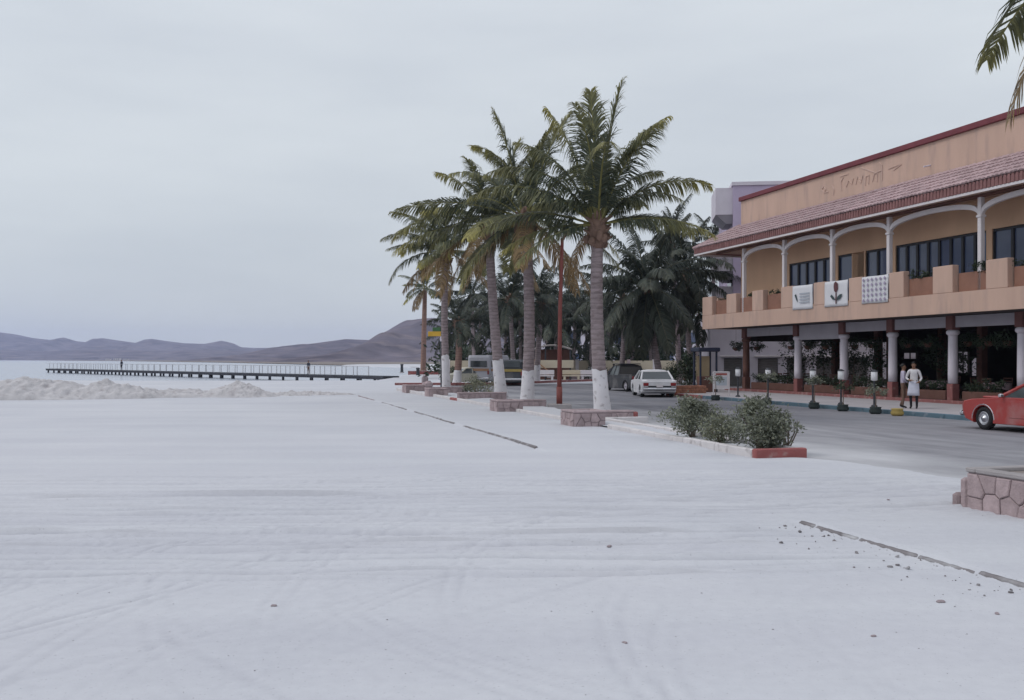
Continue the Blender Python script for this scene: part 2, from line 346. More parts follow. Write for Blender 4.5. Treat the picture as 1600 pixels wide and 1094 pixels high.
def sand_material():
    m = bpy.data.materials.new('beach_sand'); m.use_nodes = True; t = m.node_tree; b = t.nodes['Principled BSDF']
    b.inputs['Roughness'].default_value = .96; b.inputs['Specular IOR Level'].default_value = .15
    c = t.nodes.new('ShaderNodeTexCoord')
    def nse(scale, st_=None, det=6):
        v = c.outputs['Object']
        if st_:
            q = t.nodes.new('ShaderNodeMapping'); q.inputs['Scale'].default_value = st_; t.links.new(v, q.inputs[0]); v = q.outputs[0]
        n = t.nodes.new('ShaderNodeTexNoise'); n.inputs['Scale'].default_value = scale; n.inputs['Detail'].default_value = det; n.inputs['Roughness'].default_value = .6
        t.links.new(v, n.inputs['Vector']); return n.outputs[0]
    def ramp(i, a, b_, ca, cb):
        r = t.nodes.new('ShaderNodeValToRGB'); r.color_ramp.elements[0].position = a; r.color_ramp.elements[1].position = b_
        r.color_ramp.elements[0].color = ca + (1,); r.color_ramp.elements[1].color = cb + (1,); t.links.new(i, r.inputs[0]); return r.outputs[0]
    base = ramp(nse(.16), .3, .7, (.525, .535, .565), (.60, .605, .625))
    pack = ramp(nse(.5, (.12, 1.6, 1)), .38, .66, (.93, .925, .94), (1, 1, 1))
    fine = ramp(nse(9.0, None, 8), .3, .7, (.93, .93, .935), (1.0, 1.0, 1.0))
    speck = ramp(nse(38.0, None, 3), .27, .36, (.70, .70, .70), (1.0, 1.0, 1.0))
    out = base
    for o_ in (pack, fine, speck):
        mx = t.nodes.new('ShaderNodeMix'); mx.data_type = 'RGBA'; mx.blend_type = 'MULTIPLY'; mx.inputs[0].default_value = 1
        t.links.new(out, mx.inputs[6]); t.links.new(o_, mx.inputs[7]); out = mx.outputs[2]
    pa = t.nodes.new('ShaderNodeAttribute'); pa.attribute_name = 'rut_dark'
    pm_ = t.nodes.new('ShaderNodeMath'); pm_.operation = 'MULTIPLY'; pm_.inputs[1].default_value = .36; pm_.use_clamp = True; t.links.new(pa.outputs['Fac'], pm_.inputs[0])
    mx = t.nodes.new('ShaderNodeMix'); mx.data_type = 'RGBA'; t.links.new(pm_.outputs[0], mx.inputs[0]); t.links.new(out, mx.inputs[6]); mx.inputs[7].default_value = (.26, .26, .30, 1); out = mx.outputs[2]  # ruts darkened in the sand colour to deepen their weak shading
    t.links.new(out, b.inputs['Base Color'])
    h1 = nse(5.0, None, 8); h2 = nse(45.0, None, 4)
    ad = t.nodes.new('ShaderNodeMath'); ad.operation = 'MULTIPLY_ADD'; t.links.new(h2, ad.inputs[0]); ad.inputs[1].default_value = .35; t.links.new(h1, ad.inputs[2])
    bp = t.nodes.new('ShaderNodeBump'); bp.inputs['Strength'].default_value = .2; bp.inputs['Distance'].default_value = .02
    t.links.new(ad.outputs[0], bp.inputs['Height']); t.links.new(bp.outputs[0], b.inputs['Normal'])
    return m
at_ = me.attributes.new('rut_dark', 'FLOAT', 'POINT'); at_.data.foreach_set('value', GP.astype(np.float32).ravel())
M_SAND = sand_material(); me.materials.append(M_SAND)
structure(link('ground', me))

# ------------------------------------------------------------------ road, sidewalk
def road_material():
    m = bpy.data.materials.new('dusty_asphalt'); m.use_nodes = True; t = m.node_tree; b = t.nodes['Principled BSDF']
    b.inputs['Roughness'].default_value = .9; b.inputs['Specular IOR Level'].default_value = .2
    c = t.nodes.new('ShaderNodeTexCoord')
    def nse(scale, st_, det=6, rot=ANG):
        q = t.nodes.new('ShaderNodeMapping'); q.vector_type = 'TEXTURE'; q.inputs['Rotation'].default_value = (0, 0, rot); q.inputs['Scale'].default_value = st_
        t.links.new(c.outputs['Object'], q.inputs[0])
        n = t.nodes.new('ShaderNodeTexNoise'); n.inputs['Scale'].default_value = scale; n.inputs['Detail'].default_value = det; n.inputs['Roughness'].default_value = .62
        t.links.new(q.outputs[0], n.inputs['Vector']); return n.outputs[0]
    def ramp(i, a, b_, ca, cb):
        r = t.nodes.new('ShaderNodeValToRGB'); r.color_ramp.elements[0].position = a; r.color_ramp.elements[1].position = b_
        r.color_ramp.elements[0].color = ca + (1,); r.color_ramp.elements[1].color = cb + (1,); t.links.new(i, r.inputs[0]); return r.outputs[0]
    base = ramp(nse(1.2, (1, 1, 1)), .3, .7, (.15, .148, .165), (.195, .19, .208))
    dust = ramp(nse(.55, (1, 9, 1)), .42, .72, (0, 0, 0), (1, 1, 1))
    dust2 = ramp(nse(.35, (1.2, 3.2, 1), 7, ANG + .5), .46, .70, (0, 0, 0), (1, 1, 1))
    mxm = t.nodes.new('ShaderNodeMath'); mxm.operation = 'MAXIMUM'; t.links.new(dust, mxm.inputs[0]); t.links.new(dust2, mxm.inputs[1])
    # blown sand thins out away from the beach side
    sp = t.nodes.new('ShaderNodeMapping'); sp.vector_type = 'TEXTURE'; sp.inputs['Rotation'].default_value = (0, 0, ANG); t.links.new(c.outputs['Object'], sp.inputs[0])
    sx = t.nodes.new('ShaderNodeSeparateXYZ'); t.links.new(sp.outputs[0], sx.inputs[0])
    mr = t.nodes.new('ShaderNodeMapRange'); mr.inputs['From Min'].default_value = 11.0; mr.inputs['From Max'].default_value = 19.0; mr.inputs['To Min'].default_value = .85; mr.inputs['To Max'].default_value = .32
    t.links.new(sx.outputs['X'], mr.inputs['Value'])
    wob = t.nodes.new('ShaderNodeMath'); wob.operation = 'MULTIPLY_ADD'; t.links.new(nse(.5, (1, 2.2, 1), 7, ANG+.25), wob.inputs[0]); wob.inputs[1].default_value = -7.0; t.links.new(sx.outputs['X'], wob.inputs[2])
    mr2 = t.nodes.new('ShaderNodeMapRange'); mr2.inputs['From Min'].default_value = 7.6; mr2.inputs['From Max'].default_value = 12.2; mr2.inputs['To Min'].default_value = 1.0; mr2.inputs['To Max'].default_value = 0.0; t.links.new(wob.outputs[0], mr2.inputs['Value'])
    ml = t.nodes.new('ShaderNodeMath'); ml.operation = 'MULTIPLY'; t.links.new(mxm.outputs[0], ml.inputs[0]); t.links.new(mr.outputs[0], ml.inputs[1])
    mm = t.nodes.new('ShaderNodeMath'); mm.operation = 'MAXIMUM'; t.links.new(ml.outputs[0], mm.inputs[0]); t.links.new(mr2.outputs[0], mm.inputs[1])
    mx = t.nodes.new('ShaderNodeMix'); mx.data_type = 'RGBA'; t.links.new(mm.outputs[0], mx.inputs[0]); t.links.new(base, mx.inputs[6]); mx.inputs[7].default_value = (.50, .50, .515, 1)
    t.links.new(mx.outputs[2], b.inputs['Base Color'])
    bp = t.nodes.new('ShaderNodeBump'); bp.inputs['Strength'].default_value = .3; bp.inputs['Distance'].default_value = .01
    t.links.new(nse(60, (1, 1, 1), 3), bp.inputs['Height']); t.links.new(bp.outputs[0], b.inputs['Normal'])
    return m
M_ROAD = road_material()
rd = MB()
L_ = [CY(10.6, y) for y in (-40, 0, 20, 40, 60, 76)]
rp = [(p.x, p.y) for p in L_] + [(-6, 79), (2, 83), (12, 96), (60, 106)] + [tuple(st(60, 40).xy), tuple(st(26, 20).xy), tuple(st(26, -40).xy)]
rd.add([(x, y, 0.0) for x, y in rp], [tuple(range(len(rp)-1, -1, -1))])
structure(rd.build('road', M_ROAD))

def walk_poly():
    return [(23.2, -40), (60, -40), (60, 62), (31, 62), (27.5, 61), (25.6, 59.5), (25.4, 54.5), (24.6, 52.6), (23.2, 51)]
sw = MB(); wp = [st(v, u) for v, u in walk_poly()]
inn = [(23.4, -40), (60, -40), (60, 61.8), (31, 61.8), (27.6, 60.8), (25.8, 59.4), (25.6, 54.4), (24.75, 52.45), (23.4, 50.9)]
sw.prism([tuple(st(v, u).xy) for v, u in inn], -.1, .15)
structure(sw.build('sidewalk', M_PAVE))
# painted kerb stones along the far sidewalk
kerb = thing('street_kerb', 'teal and red painted kerb along the sidewalk in front of the restaurant', 'kerb', (0,0,0), ANG)
ku = 18.0
while ku < 50.9:
    L = min(1.5, 50.95-ku); k = MB(); k.cbox((23.298, ku+L/2, .03), (.196, L-.02, .25), .015)
    k.build('kerb_stone', M_REDKERB if ku > 46.4 else M_TEAL, kerb); ku += 1.5
for (a, b_) in zip([(23.2,51),(24.6,52.6),(25.4,54.5),(25.6,59.5)], [(24.6,52.6),(25.4,54.5),(25.6,59.5),(27.5,61)]):
    k = MB(); dx, dy = b_[0]-a[0], b_[1]-a[1]; ln = math.hypot(dx, dy)
    k.cbox(((a[0]+b_[0])/2+.09, (a[1]+b_[1])/2-.05, .032), (.19, ln-.02, .25), .015, Matrix.Rotation(math.atan2(dy, dx)-math.pi/2, 3, 'Z'))
    k.build('kerb_stone', M_REDKERB, kerb)
# raised kerb on the far side of the bend
fk = thing('bend_kerb', 'low reddish kerb across the end of the street under the palms', 'kerb', (0,0,0))
bp_ = [(-9, 76.5), (-4.3, 76.8), (0, 78.6), (4, 86), (8, 91), (14, 94.5), (24, 97)]
for a, b_ in zip(bp_[:-1], bp_[1:]):
    k = MB(); dx, dy = b_[0]-a[0], b_[1]-a[1]; ln = math.hypot(dx, dy)
    k.cbox(((a[0]+b_[0])/2, (a[1]+b_[1])/2, .09), (ln, .25, .26), .02, Matrix.Rotation(math.atan2(dy, dx), 3, 'Z'))
    k.build('kerb_stone', M_BRICKRED, fk)

# ------------------------------------------------------------------ sea, far land, hills
def sea_material():
    m = bpy.data.materials.new('bay_water'); m.use_nodes = True; t = m.node_tree; b = t.nodes['Principled BSDF']
    b.inputs['Base Color'].default_value = (.36, .39, .45, 1); b.inputs['Roughness'].default_value = .2; b.inputs['IOR'].default_value = 1.33
    c = t.nodes.new('ShaderNodeTexCoord'); q = t.nodes.new('ShaderNodeMapping'); q.inputs['Scale'].default_value = (.35, 1, 1); t.links.new(c.outputs['Object'], q.inputs[0])
    n = t.nodes.new('ShaderNodeTexNoise'); n.inputs['Scale'].default_value = .55; n.inputs['Detail'].default_value = 6; t.links.new(q.outputs[0], n.inputs['Vector'])
    bp = t.nodes.new('ShaderNodeBump'); bp.inputs['Strength'].default_value = .25; bp.inputs['Distance'].default_value = .12
    t.links.new(n.outputs[0], bp.inputs['Height']); t.links.new(bp.outputs[0], b.inputs['Normal']); return m
s_ = MB(); s_.add([(-6300, 85, -.6), (300, 85, -.6), (300, 6300, -.6), (-6300, 6300, -.6)], [(0,1,2,3)])
structure(s_.build('sea', sea_material()))
M_FARLAND = mat('dry_coast', (.20, .17, .15), 1.0, .25, .01, 0.0)
cp = [(-19, 195), (-26, 300), (-47, 368), (-229, 809), (-624, 1618), (-2600, 5000), (-6200, 5600), (-6200, 6250), (6200, 6250), (6200, 195)]
s_ = MB(); s_.add([(x, y, -.35) for x, y in cp], [tuple(range(len(cp)-1, -1, -1))]); structure(s_.build('coast', M_FARLAND))

M_HILL = mat('dry_hill_scrub', (.13, .115, .135), 1.0, .5, .012, 0.6, .03, spec=0.0, dirt=((.23,.19,.19), .02, .5, .75))
def ridge(name, pts, Y, depth, seed, rough=.1, nlay=18):
    """hill range whose skyline passes the photograph points pts at distance Y"""
    xs_ = np.arange(pts[0][0], pts[-1][0]+.1, 3.0); py = np.interp(xs_, [p[0] for p in pts], [p[1] for p in pts])
    top = (HZ - py)/F*Y + CH; wx = (xs_-800)/F*Y
    rows = []; jj = np.linspace(0, 1, nlay)
    for j in jj:
        h = np.sin(j*math.pi/2)**1.15*.0 + (3*j*j-2*j**3)*.55 + j*.45
        yv = Y - depth*(1-j)
        amp = top*rough*4*j*(1-j)
        z = top*h + amp*fbm(wx*9/Y*3, np.full_like(wx, j*5.0), seed, 4)*2.2 - 1.5
        rows.append(np.stack([wx*(yv/Y*.25+.75), np.full_like(wx, yv) + depth*.12*fbm(wx*8/Y*2, np.full_like(wx, j*3.), seed+7, 3)*(1-j)*2, z], -1))
    rows.append(np.stack([wx, np.full_like(wx, Y+depth*.8), np.full_like(wx, -2.)], -1))
    V = np.concatenate(rows); n = len(xs_); mb = MB(); fs = []
    for r in range(len(rows)-1):
        for i in range(n-1): fs.append((r*n+i, r*n+i+1, (r+1)*n+i+1, (r+1)*n+i))
    mb.add(V.tolist(), fs)
    return structure(mb.build(name, M_HILL, None, True))
far_pts = [(-260,530),(-160,522),(-80,516),(0,519),(24,522),(52,528),(80,531),(100,527),(120,533),(144,535),(160,528),(180,531),(216,536),(236,529),(256,532),(288,536),(320,537),(346,532),(364,536),(374,542),(400,543.5),(424,543),(448,543),(500,546),(560,552),(620,561)]
ridge('hills', far_pts, 5200, 900, 11, .10)
ridge('hills', [(-260,548),(-100,545),(0,546),(80,548),(160,545),(240,548),(330,546),(400,549),(470,553),(540,560)], 4000, 700, 23, .08)
ridge('hills', [(360,561),(400,552),(424,545),(448,540),(488,536),(540,529),(575,530.5),(600,531),(660,540),(740,556)], 2700, 700, 31, .12)
ridge('hills', [(480,561),(540,551),(575,538),(592,528),(616,513.5),(630,505),(641,500.5),(660,498),(682,498),(700,500),(730,507),(770,516),(830,528),(900,538),(1000,548),(1100,561)], 1700, 700, 47, .12)
# pale town houses at the foot of the far hills
M_FARW = mat('far_white_wall', (.62, .58, .56), .9, .05, .1, 0.0)
for i, (x, w, Y, h, lab) in enumerate([(168, 9, 3150, 5, 'wide pale building below the far hills behind the pier walker'), (182, 12, 3200, 7, 'tallest pale building of the cluster below the far hills'), (196, 9, 3180, 4.5, 'low pale building at the right end of the far shore cluster'),
                                   (474, 8, 1500, 5, 'pale house on the far shore below the brown ridge'), (486, 5, 1480, 3.5, 'small pale hut beside the pale house on the far shore')]):
    p = at(x, HZ, Y); wd = w/F*Y*.8
    t = thing('far_building', lab, 'building', (p.x, Y, -.4))
    m_ = MB(); m_.box(-wd/2, wd/2, 0, 14, 0, h); m_.build('wall', M_FARW, t)
    m_ = MB(); m_.box(-wd/2-.4, wd/2+.4, -.4, 14.4, h+.01, h+.6); m_.build('roof', M_GREYBOARD, t)
    for j in range(3):
        m_ = MB(); m_.box(-wd/2+wd*(j+.3)/3, -wd/2+wd*(j+.7)/3, -.06, -.01, h*.35, h*.75); m_.build('window', M_FRAME, t)

# ------------------------------------------------------------------ pier
M_PIER = mat('tarred_timber', (.055, .058, .07), .85, .25, .8, .1)
M_RAIL = mat('weathered_rail', (.48, .48, .50), .8, .15, .8, .1)
A = Vector((-13.2, 108.5, 0)); B = Vector((-92.5, 200, 0)); dv = (B-A); PL = dv.length
pier = thing('pier', 'long dark timber pier on piles running out over the bay', 'pier', (A.x, A.y, -.6), math.atan2(dv.y, dv.x))
m_ = MB(); m_.box(0, PL, -1.1, 1.1, .62, .80); m_.build('deck', M_PIER, pier)
for s in (-1, 1):
    m_ = MB(); m_.box(0, PL, s*1.0-.06, s*1.0+.06, .44, .617); m_.build('beam', M_PIER, pier)
    for z in (1.83,):
        m_ = MB(); m_.box(6, PL, s*1.02-.03, s*1.02+.03, z-.022, z+.022); m_.build('rail', M_RAIL, pier)
post = MB().box(-.035, .035, -.035, .035, 0, 1.04).mesh('post', M_RAIL); pile = MB().tube([(0,0,-1.2), (0,0,.44)], .16, 8).mesh('pile', M_PIER)
x = 6.0
while x < PL:
    for s in (-1, 1): link('post', post, pier, loc=(x, s*1.02, .803))
    x += 2.45
x = 1.0
while x < PL:
    for s in (-1, 1): link('pile', pile, pier, loc=(x, s*.95, 0))
    x += 3.6

# ------------------------------------------------------------------ sand mounds
def mound(name, label, cx, cy, rx, ry, h, seed, lumps, rz=0.0, sharp=1.0, n=(190, 90)):
    gx, gy = np.meshgrid(np.linspace(-1.1, 1.1, n[0]), np.linspace(-1.1, 1.1, n[1]))
    r = np.sqrt(gx**2 + gy**2); base = np.clip(1-r, 0, 1)**sharp
    z = h*base*(1.0 + lumps*fbm(gx*rx*.55+9, gy*ry*.55, seed, 5)) + .28*h*lumps*np.abs(fbm(gx*rx*1.6, gy*ry*1.6, seed+3, 4))*np.clip(base*3, 0, 1) - .07
    z = z + .09*fbm(gx*rx*3.2, gy*ry*3.2, seed+5, 4)*np.clip(base*4, 0, 1) + .05*np.maximum(0, fbm(gx*rx*7, gy*ry*7, seed+9, 2)-.25)*np.clip(base*5, 0, 1)*4
    z = np.where(r > 1, -.12, z)
    mb = MB(); V = np.stack([gx*rx, gy*ry, z], -1).reshape(-1, 3); W, H = n
    mb.add(V.tolist(), [(j*W+i, j*W+i+1, (j+1)*W+i+1, (j+1)*W+i) for j in range(H-1) for i in range(W-1)])
    o = mb.build(name, M_SPOIL, None, True); o.location = (cx, cy, 0); o.rotation_euler = (0, 0, rz)
    return tag(o, label, 'sand mound')
M_SPOIL = mat('dug_sand', (.47, .455, .46), 1.0, .16, 1.6, .6, 7, dirt=((.33,.305,.31), 2.4, .54, .74))
mound('sand_mound', 'biggest rubbly heap of dug sand before the far end of the pier', -26.6, 52, 6.6, 3.0, .95, 3, .9, 0, .6)
mound('sand_mound', 'second lumpy sand heap joined to the biggest one, below the pier', -21.4, 52.5, 3.6, 2.2, .80, 8, 1.0, .1, .7)
mound('sand_mound', 'long low ridge of dug sand between the taller heaps', -18.0, 54, 5.2, 2.0, .46, 14, 1.5, 0, .6)
mound('sand_mound', 'smooth cone of sand nearest the palms', -14.9, 54, 2.5, 1.9, .92, 20, .5, 0, .9)
mound('sand_mound', 'very low sand spread trailing off beside the cone heap', -11.8, 56, 3.4, 1.6, .22, 26, 1.4, 0, .7)

# ------------------------------------------------------------------ broken sidewalk edging in the sand
M_EDGE = mat('shade_dark_edging', (.20,.185,.19), .95, .25, 2.0, .4, 20, dirt=((.45,.45,.46), 2.2, .5, .7))  # base darkened to carry the shadow line of the edging face; pale sandy patches
def edging(name, label, Y0, Y1, C, seed, mat_=None):
    rs = random.Random(seed); t = thing(name, label, 'edging', CY(C, Y0, 0), ANG)
    L = (Y1-Y0)/CA; u = 0
    while u < L - .1:
        l = min(rs.uniform(.7, 1.3), L-u); k = MB()
        k.cbox((rs.uniform(-.008, .008), u+l/2, rs.uniform(-.010, .006)-.006), (.065, l-.015, .17), .018, Matrix.Rotation(rs.uniform(-.012, .012), 3, 'Z'))
        k.build('edging_block', mat_ or M_EDGE, t); u += l
    return t
edging('sidewalk_edging', 'broken concrete edging in the sand beside the nearest stone planter', 4.0, 11.9, 6.79, 1)
edging('sidewalk_edging', 'longest strip of concrete edging sunk in the sand, nearest the camera of the far ones', 22.2, 29.2, 6.79, 2)
edging('sidewalk_edging', 'middle strip of broken concrete edging in the sand left of the palms', 30.4, 37.0, 6.79, 3)
edging('sidewalk_edging', 'strip of concrete edging between the middle strip and the short end piece', 38.6, 45.0, 6.79, 4)
edging('sidewalk_edging', 'short dark end piece of concrete edging farthest out in the sand', 47.5, 53.5, 6.79, 5, M_MORTAR)
# lumps of rubble and weed stubs by the near edging
def gz(pts): return ground_z(np.array([[p[0] for p in pts]]), np.array([[p[1] for p in pts]]))[0]
rb = MB(); rs = random.Random(4); rp0 = []
for i in range(85):
    y = 11.7 - 3.6*rs.random(); c = 6.74 - abs(rs.gauss(0, .2)) if rs.random() < .6 else 6.5 - rs.random()*.7
    p = CY(c, y); rp0.append((p.x, p.y, 0.004 + .018*rs.random()**3))
for (x, y, s), z in zip(rp0, gz(rp0)):
    rb.cbox((x, y, s*.25 + z), (s*2.2, s*1.7, s*1.1), s*.2, Matrix.Rotation(rs.random()*6, 3, Vector((rs.random(), rs.random(), rs.random()+.4)).normalized()))
o = rb.build('rubble', M_EDGE, None, kind='stuff'); o['label'] = 'crumbs of broken concrete scattered along the near edging'; o['category'] = 'rubble'
for i, (x, y, s, lab) in enumerate([(428, 954, .07, 'small dark stone alone on the sand near the bottom middle'), (952, 862, .09, 'flat dark stone lying in the wheel tracks'), (1388, 787, .06, 'little dark stone on the sand below the red kerb end'), (1470, 948, .10, 'flat stone on the sand below the near edging'), (1558, 966, .07, 'stone chip at the bottom right of the sand'), (976, 1013, .06, 'pebble near the bottom centre of the sand'), (1365, 1002, .06, 'pebble on the sand below the flat stone by the edging')]):
    p = px(x, y); s *= .33; k = MB(); k.cbox((0, 0, s*.2), (s*2, s*1.3, s*.7), s*.25, Matrix.Rotation(i*1.1, 3, 'Z')); o = k.build('stone', M_MORTAR); o.location = (p.x, p.y, gz([p])[0]); tag(o, lab, 'stone')

# ------------------------------------------------------------------ stone planters
def clip(poly, px_, py_, nx_, ny_):
    out = []
    for i in range(len(poly)):
        a, b = poly[i], poly[(i+1) % len(poly)]
        da = (a[0]-px_)*nx_ + (a[1]-py_)*ny_; db = (b[0]-px_)*nx_ + (b[1]-py_)*ny_
        if da <= 0: out.append(a)
        if (da < 0) != (db < 0) and abs(da-db) > 1e-9: t = da/(da-db); out.append((a[0]+(b[0]-a[0])*t, a[1]+(b[1]-a[1])*t))
    return out
def stone_face(parent, o, ud, nd, w, h, size, rs, material):
    """irregular flagstones standing proud of a wall face: o lower corner, ud along, nd outward"""
    o, ud, nd = Vector(o), Vector(ud), Vector(nd); zz = Vector((0,0,1))
    nu, nv = max(1, round(w/size)), max(1, round(h/size))
    sd = [((i+.5+rs.uniform(-.38, .38))*w/nu, (j+.5+rs.uniform(-.38, .38))*h/nv) for i in range(nu) for j in range(nv)]
    for i, (ax, ay) in enumerate(sd):
        poly = [(0,0),(w,0),(w,h),(0,h)]
        for k, (bx, by) in enumerate(sd):
            if k != i and poly: poly = clip(poly, (ax+bx)/2, (ay+by)/2, bx-ax, by-ay)
        if len(poly) < 3: continue
        cx = sum(p[0] for p in poly)/len(poly); cy = sum(p[1] for p in poly)/len(poly)
        g = .007; dmin = max(.03, min(math.hypot(p[0]-cx, p[1]-cy) for p in poly)); f = max(.6, 1-g/dmin)
        dep = rs.uniform(.018, .045); tl = rs.uniform(-.012, .012)
        mb = MB(); vs = []
        for s_, dd in ((f, -.01), (f, dep*.6), (f*.9, dep)):
            for p in poly:
                q = o + ud*(cx+(p[0]-cx)*s_) + zz*(cy+(p[1]-cy)*s_) + nd*(dd + (tl*(p[0]-cx)/max(w, .1) if dd > 0 else 0)); vs.append(q)
        n = len(poly); fs = [tuple(range(2*n, 3*n))] + [(l*n+a, l*n+(a+1) % n, (l+1)*n+(a+1) % n, (l+1)*n+a) for l in (0, 1) for a in range(n)]
        mb.add(vs, fs); mb.build('stone', material, parent)
def stone_box(name, label, C0, C1, Y0, length, h, size, seed, faces='nlt', cat='planter', red_end=False, cap=True, soil=False):
    """masonry box: C0..C1 across the street, starting at depth Y0 and running away from the camera"""
    rs = random.Random(seed); W = (C1-C0)*CA; L = length
    t = thing(name, label, cat, CY(C0, Y0 + (0)), ANG)
    m_ = MB(); m_.box(.03, W-.03, .03, L-.03, -.1, h-.05)
    m_.build('core', M_MORTAR, t)
    if 'n' in faces: stone_face(t, (.03, .03, -.02), (1,0,0), (0,-1,0), W-.06, h-.04, size, rs, M_STONE)
    if 'l' in faces: stone_face(t, (.03, .03, -.02), (0,1,0), (-1,0,0), L-.06, h-.04, size, rs, M_STONE)
    if 'r' in faces: stone_face(t, (W-.03, .03, -.02), (0,1,0), (1,0,0), L-.06, h-.04, size, rs, M_STONE)
    if cap:
        for (x0, x1, y0, y1) in ((0, W, 0, .18), (0, W, L-.18, L), (0, .18, .185, L-.185), (W-.18, W, .185, L-.185)):
            m_ = MB(); m_.cbox(((x0+x1)/2, (y0+y1)/2, h-.02), (x1-x0, y1-y0, .06), .012); m_.build('rim', M_STONE if not soil else M_CONC, t)
        m_ = MB(); m_.box(.17, W-.17, .17, L-.17, h-.06, h-.045 if soil else h-.03); m_.build('soil', M_SOIL if soil else M_SAND, t)
    if red_end:
        m_ = MB(); m_.cbox((W+.03, L/2, h/2-.06), (.16, L+.06, h+.06), .03); m_.build('painted_end', M_REDKERB, t)
    return t
stone_box('stone_planter', 'big pinkish flagstone planter at the edge of the sand on the right', 9.75, 11.0, 10.6, 2.75, .56, .26, 1, 'nlr', soil=True)
# stepped end of that planter
t = bpy.data.objects['stone_planter']
for (y0, y1, h) in ((2.755, 2.9, .42), (2.905, 3.06, .2)):
    m_ = MB(); m_.cbox((.45, (y0+y1)/2, h/2-.04), (.84, y1-y0-.01, h+.08), .03); m_.build('stone', M_STONE, t)
stone_box('stone_planter', 'pinkish stone block at the foot of the tallest near palm', 9.7, 10.75, 28.3, 1.15, .53, .24, 2, 'nl')
stone_box('stone_planter', 'pinkish stone block in front of the second palm, beside the red lamp post', 9.7, 10.75, 36.4, 1.15, .50, .26, 3, 'nl')
stone_box('stone_planter', 'weathered stone block in front of the fourth palm with the white trunk', 10.2, 11.3, 51.6, 1.3, .48, .3, 5, 'nl')
stone_box('stone_planter', 'farthest stone block standing alone left of the palms', 10.2, 11.4, 58.4, 1.4, .50, .32, 6, 'nl')
stone_box('stone_wall', 'low stone wall with a red end before the tallest near palm', 10.9, 13.0, 31.6, .5, .35, .24, 7, 'nr', 'low wall', True)
stone_box('stone_wall', 'low stone wall in front of the second palm trunk', 10.9, 12.75, 39.9, .5, .37, .26, 8, 'nr', 'low wall')
stone_box('stone_wall', 'low dark stone wall before the leaning white palm trunk', 10.9, 13.4, 47.9, .5, .40, .26, 9, 'nr', 'low wall')
stone_box('stone_wall', 'low stone wall behind the block of the fourth palm', 11.0, 13.5, 56.6, .5, .42, .28, 10, 'nr', 'low wall')
# boulders on the far block
m_ = MB(); q = px(668, 606); m_.cbox((0,0,.22), (.75,.6,.55), .18, Matrix.Rotation(.4, 3, 'Z')); o = m_.build('stone', M_STONE); o.location = q; tag(o, 'rough boulder beside the farthest stone block', 'boulder')
m_ = MB(); q = px(664, 602); m_.cbox((0,0,.35), (.6,.5,.85), .2, Matrix.Rotation(1.0, 3, 'Z')); o = m_.build('stone', M_MORTAR); o.location = q; tag(o, 'grey boulder behind the farthest stone block', 'boulder')

# ------------------------------------------------------------------ planting strip with painted kerb
strip = thing('planting_strip', 'narrow sand-filled planting strip with white kerb and bright red end', 'planting strip', CY(10.42, 19.8), ANG)
W = (11.62-10.42)*CA; u = 0.0; rs = random.Random(12)
m_ = MB(); m_.cbox((W/2, .09, .08), (W, .18, .27), .02); m_.build('kerb_stone', M_REDKERB, strip)
SL = (63-19.8)/CA
while u < SL:
    l = min(1.6, SL-u)
    y0, y1 = u+.185, u+.185+l-.015
    gap = any(a < 19.8+(u+.8)*CA < b for a, b in ((28.0, 29.7), (36.2, 37.8), (51.4, 53.2), (58.2, 60.2)))
    if not gap:
        m_ = MB(); m_.cbox((.075, (y0+y1)/2, .075+rs.uniform(-.012, .006)), (.15, y1-y0, .26), .02, Matrix.Rotation(rs.uniform(-.006, .006), 3, 'Z'))
        m_.build('kerb_stone', M_REDKERB if (25.3 < u*CA < 26.6) else M_KERB, strip)
    if u < 11.4:
        m_ = MB(); m_.cbox((W-.075, (y0+y1)/2, .075), (.15, y1-y0, .26), .02); m_.build('kerb_stone', M_KERB, strip)
    u += 1.6
gx, gy = np.meshgrid(np.linspace(.15, W-.15, 8), np.linspace(.18, 11.6, 80)); zz_ = .135 + .05*fbm(gx*1.5, gy*1.5, 3, 4)
m_ = MB(); m_.add(np.stack([gx, gy, zz_], -1).reshape(-1, 3).tolist(), [(j*8+i, j*8+i+1, (j+1)*8+i+1, (j+1)*8+i) for j in range(79) for i in range(7)]); m_.build('soil', M_SAND, strip, True)
W2 = (13.1-10.42)*CA
m_ = MB(); m_.cbox(((W+W2)/2, 11.55, .06), (W2-W+.2, .18, .26), .02); m_.build('kerb_stone', M_KERB, strip)
gx, gy = np.meshgrid(np.linspace(.15, W2, 10), np.linspace(11.6, SL, 160)); zz_ = .125 + .06*fbm(gx*1.2, gy*1.2, 5, 4) - .22*sstep(W2-.6, W2, gx)
m_ = MB(); m_.add(np.stack([gx, gy, zz_], -1).reshape(-1, 3).tolist(), [(j*10+i, j*10+i+1, (j+1)*10+i+1, (j+1)*10+i) for j in range(159) for i in range(9)]); m_.build('soil', M_SAND, strip, True)

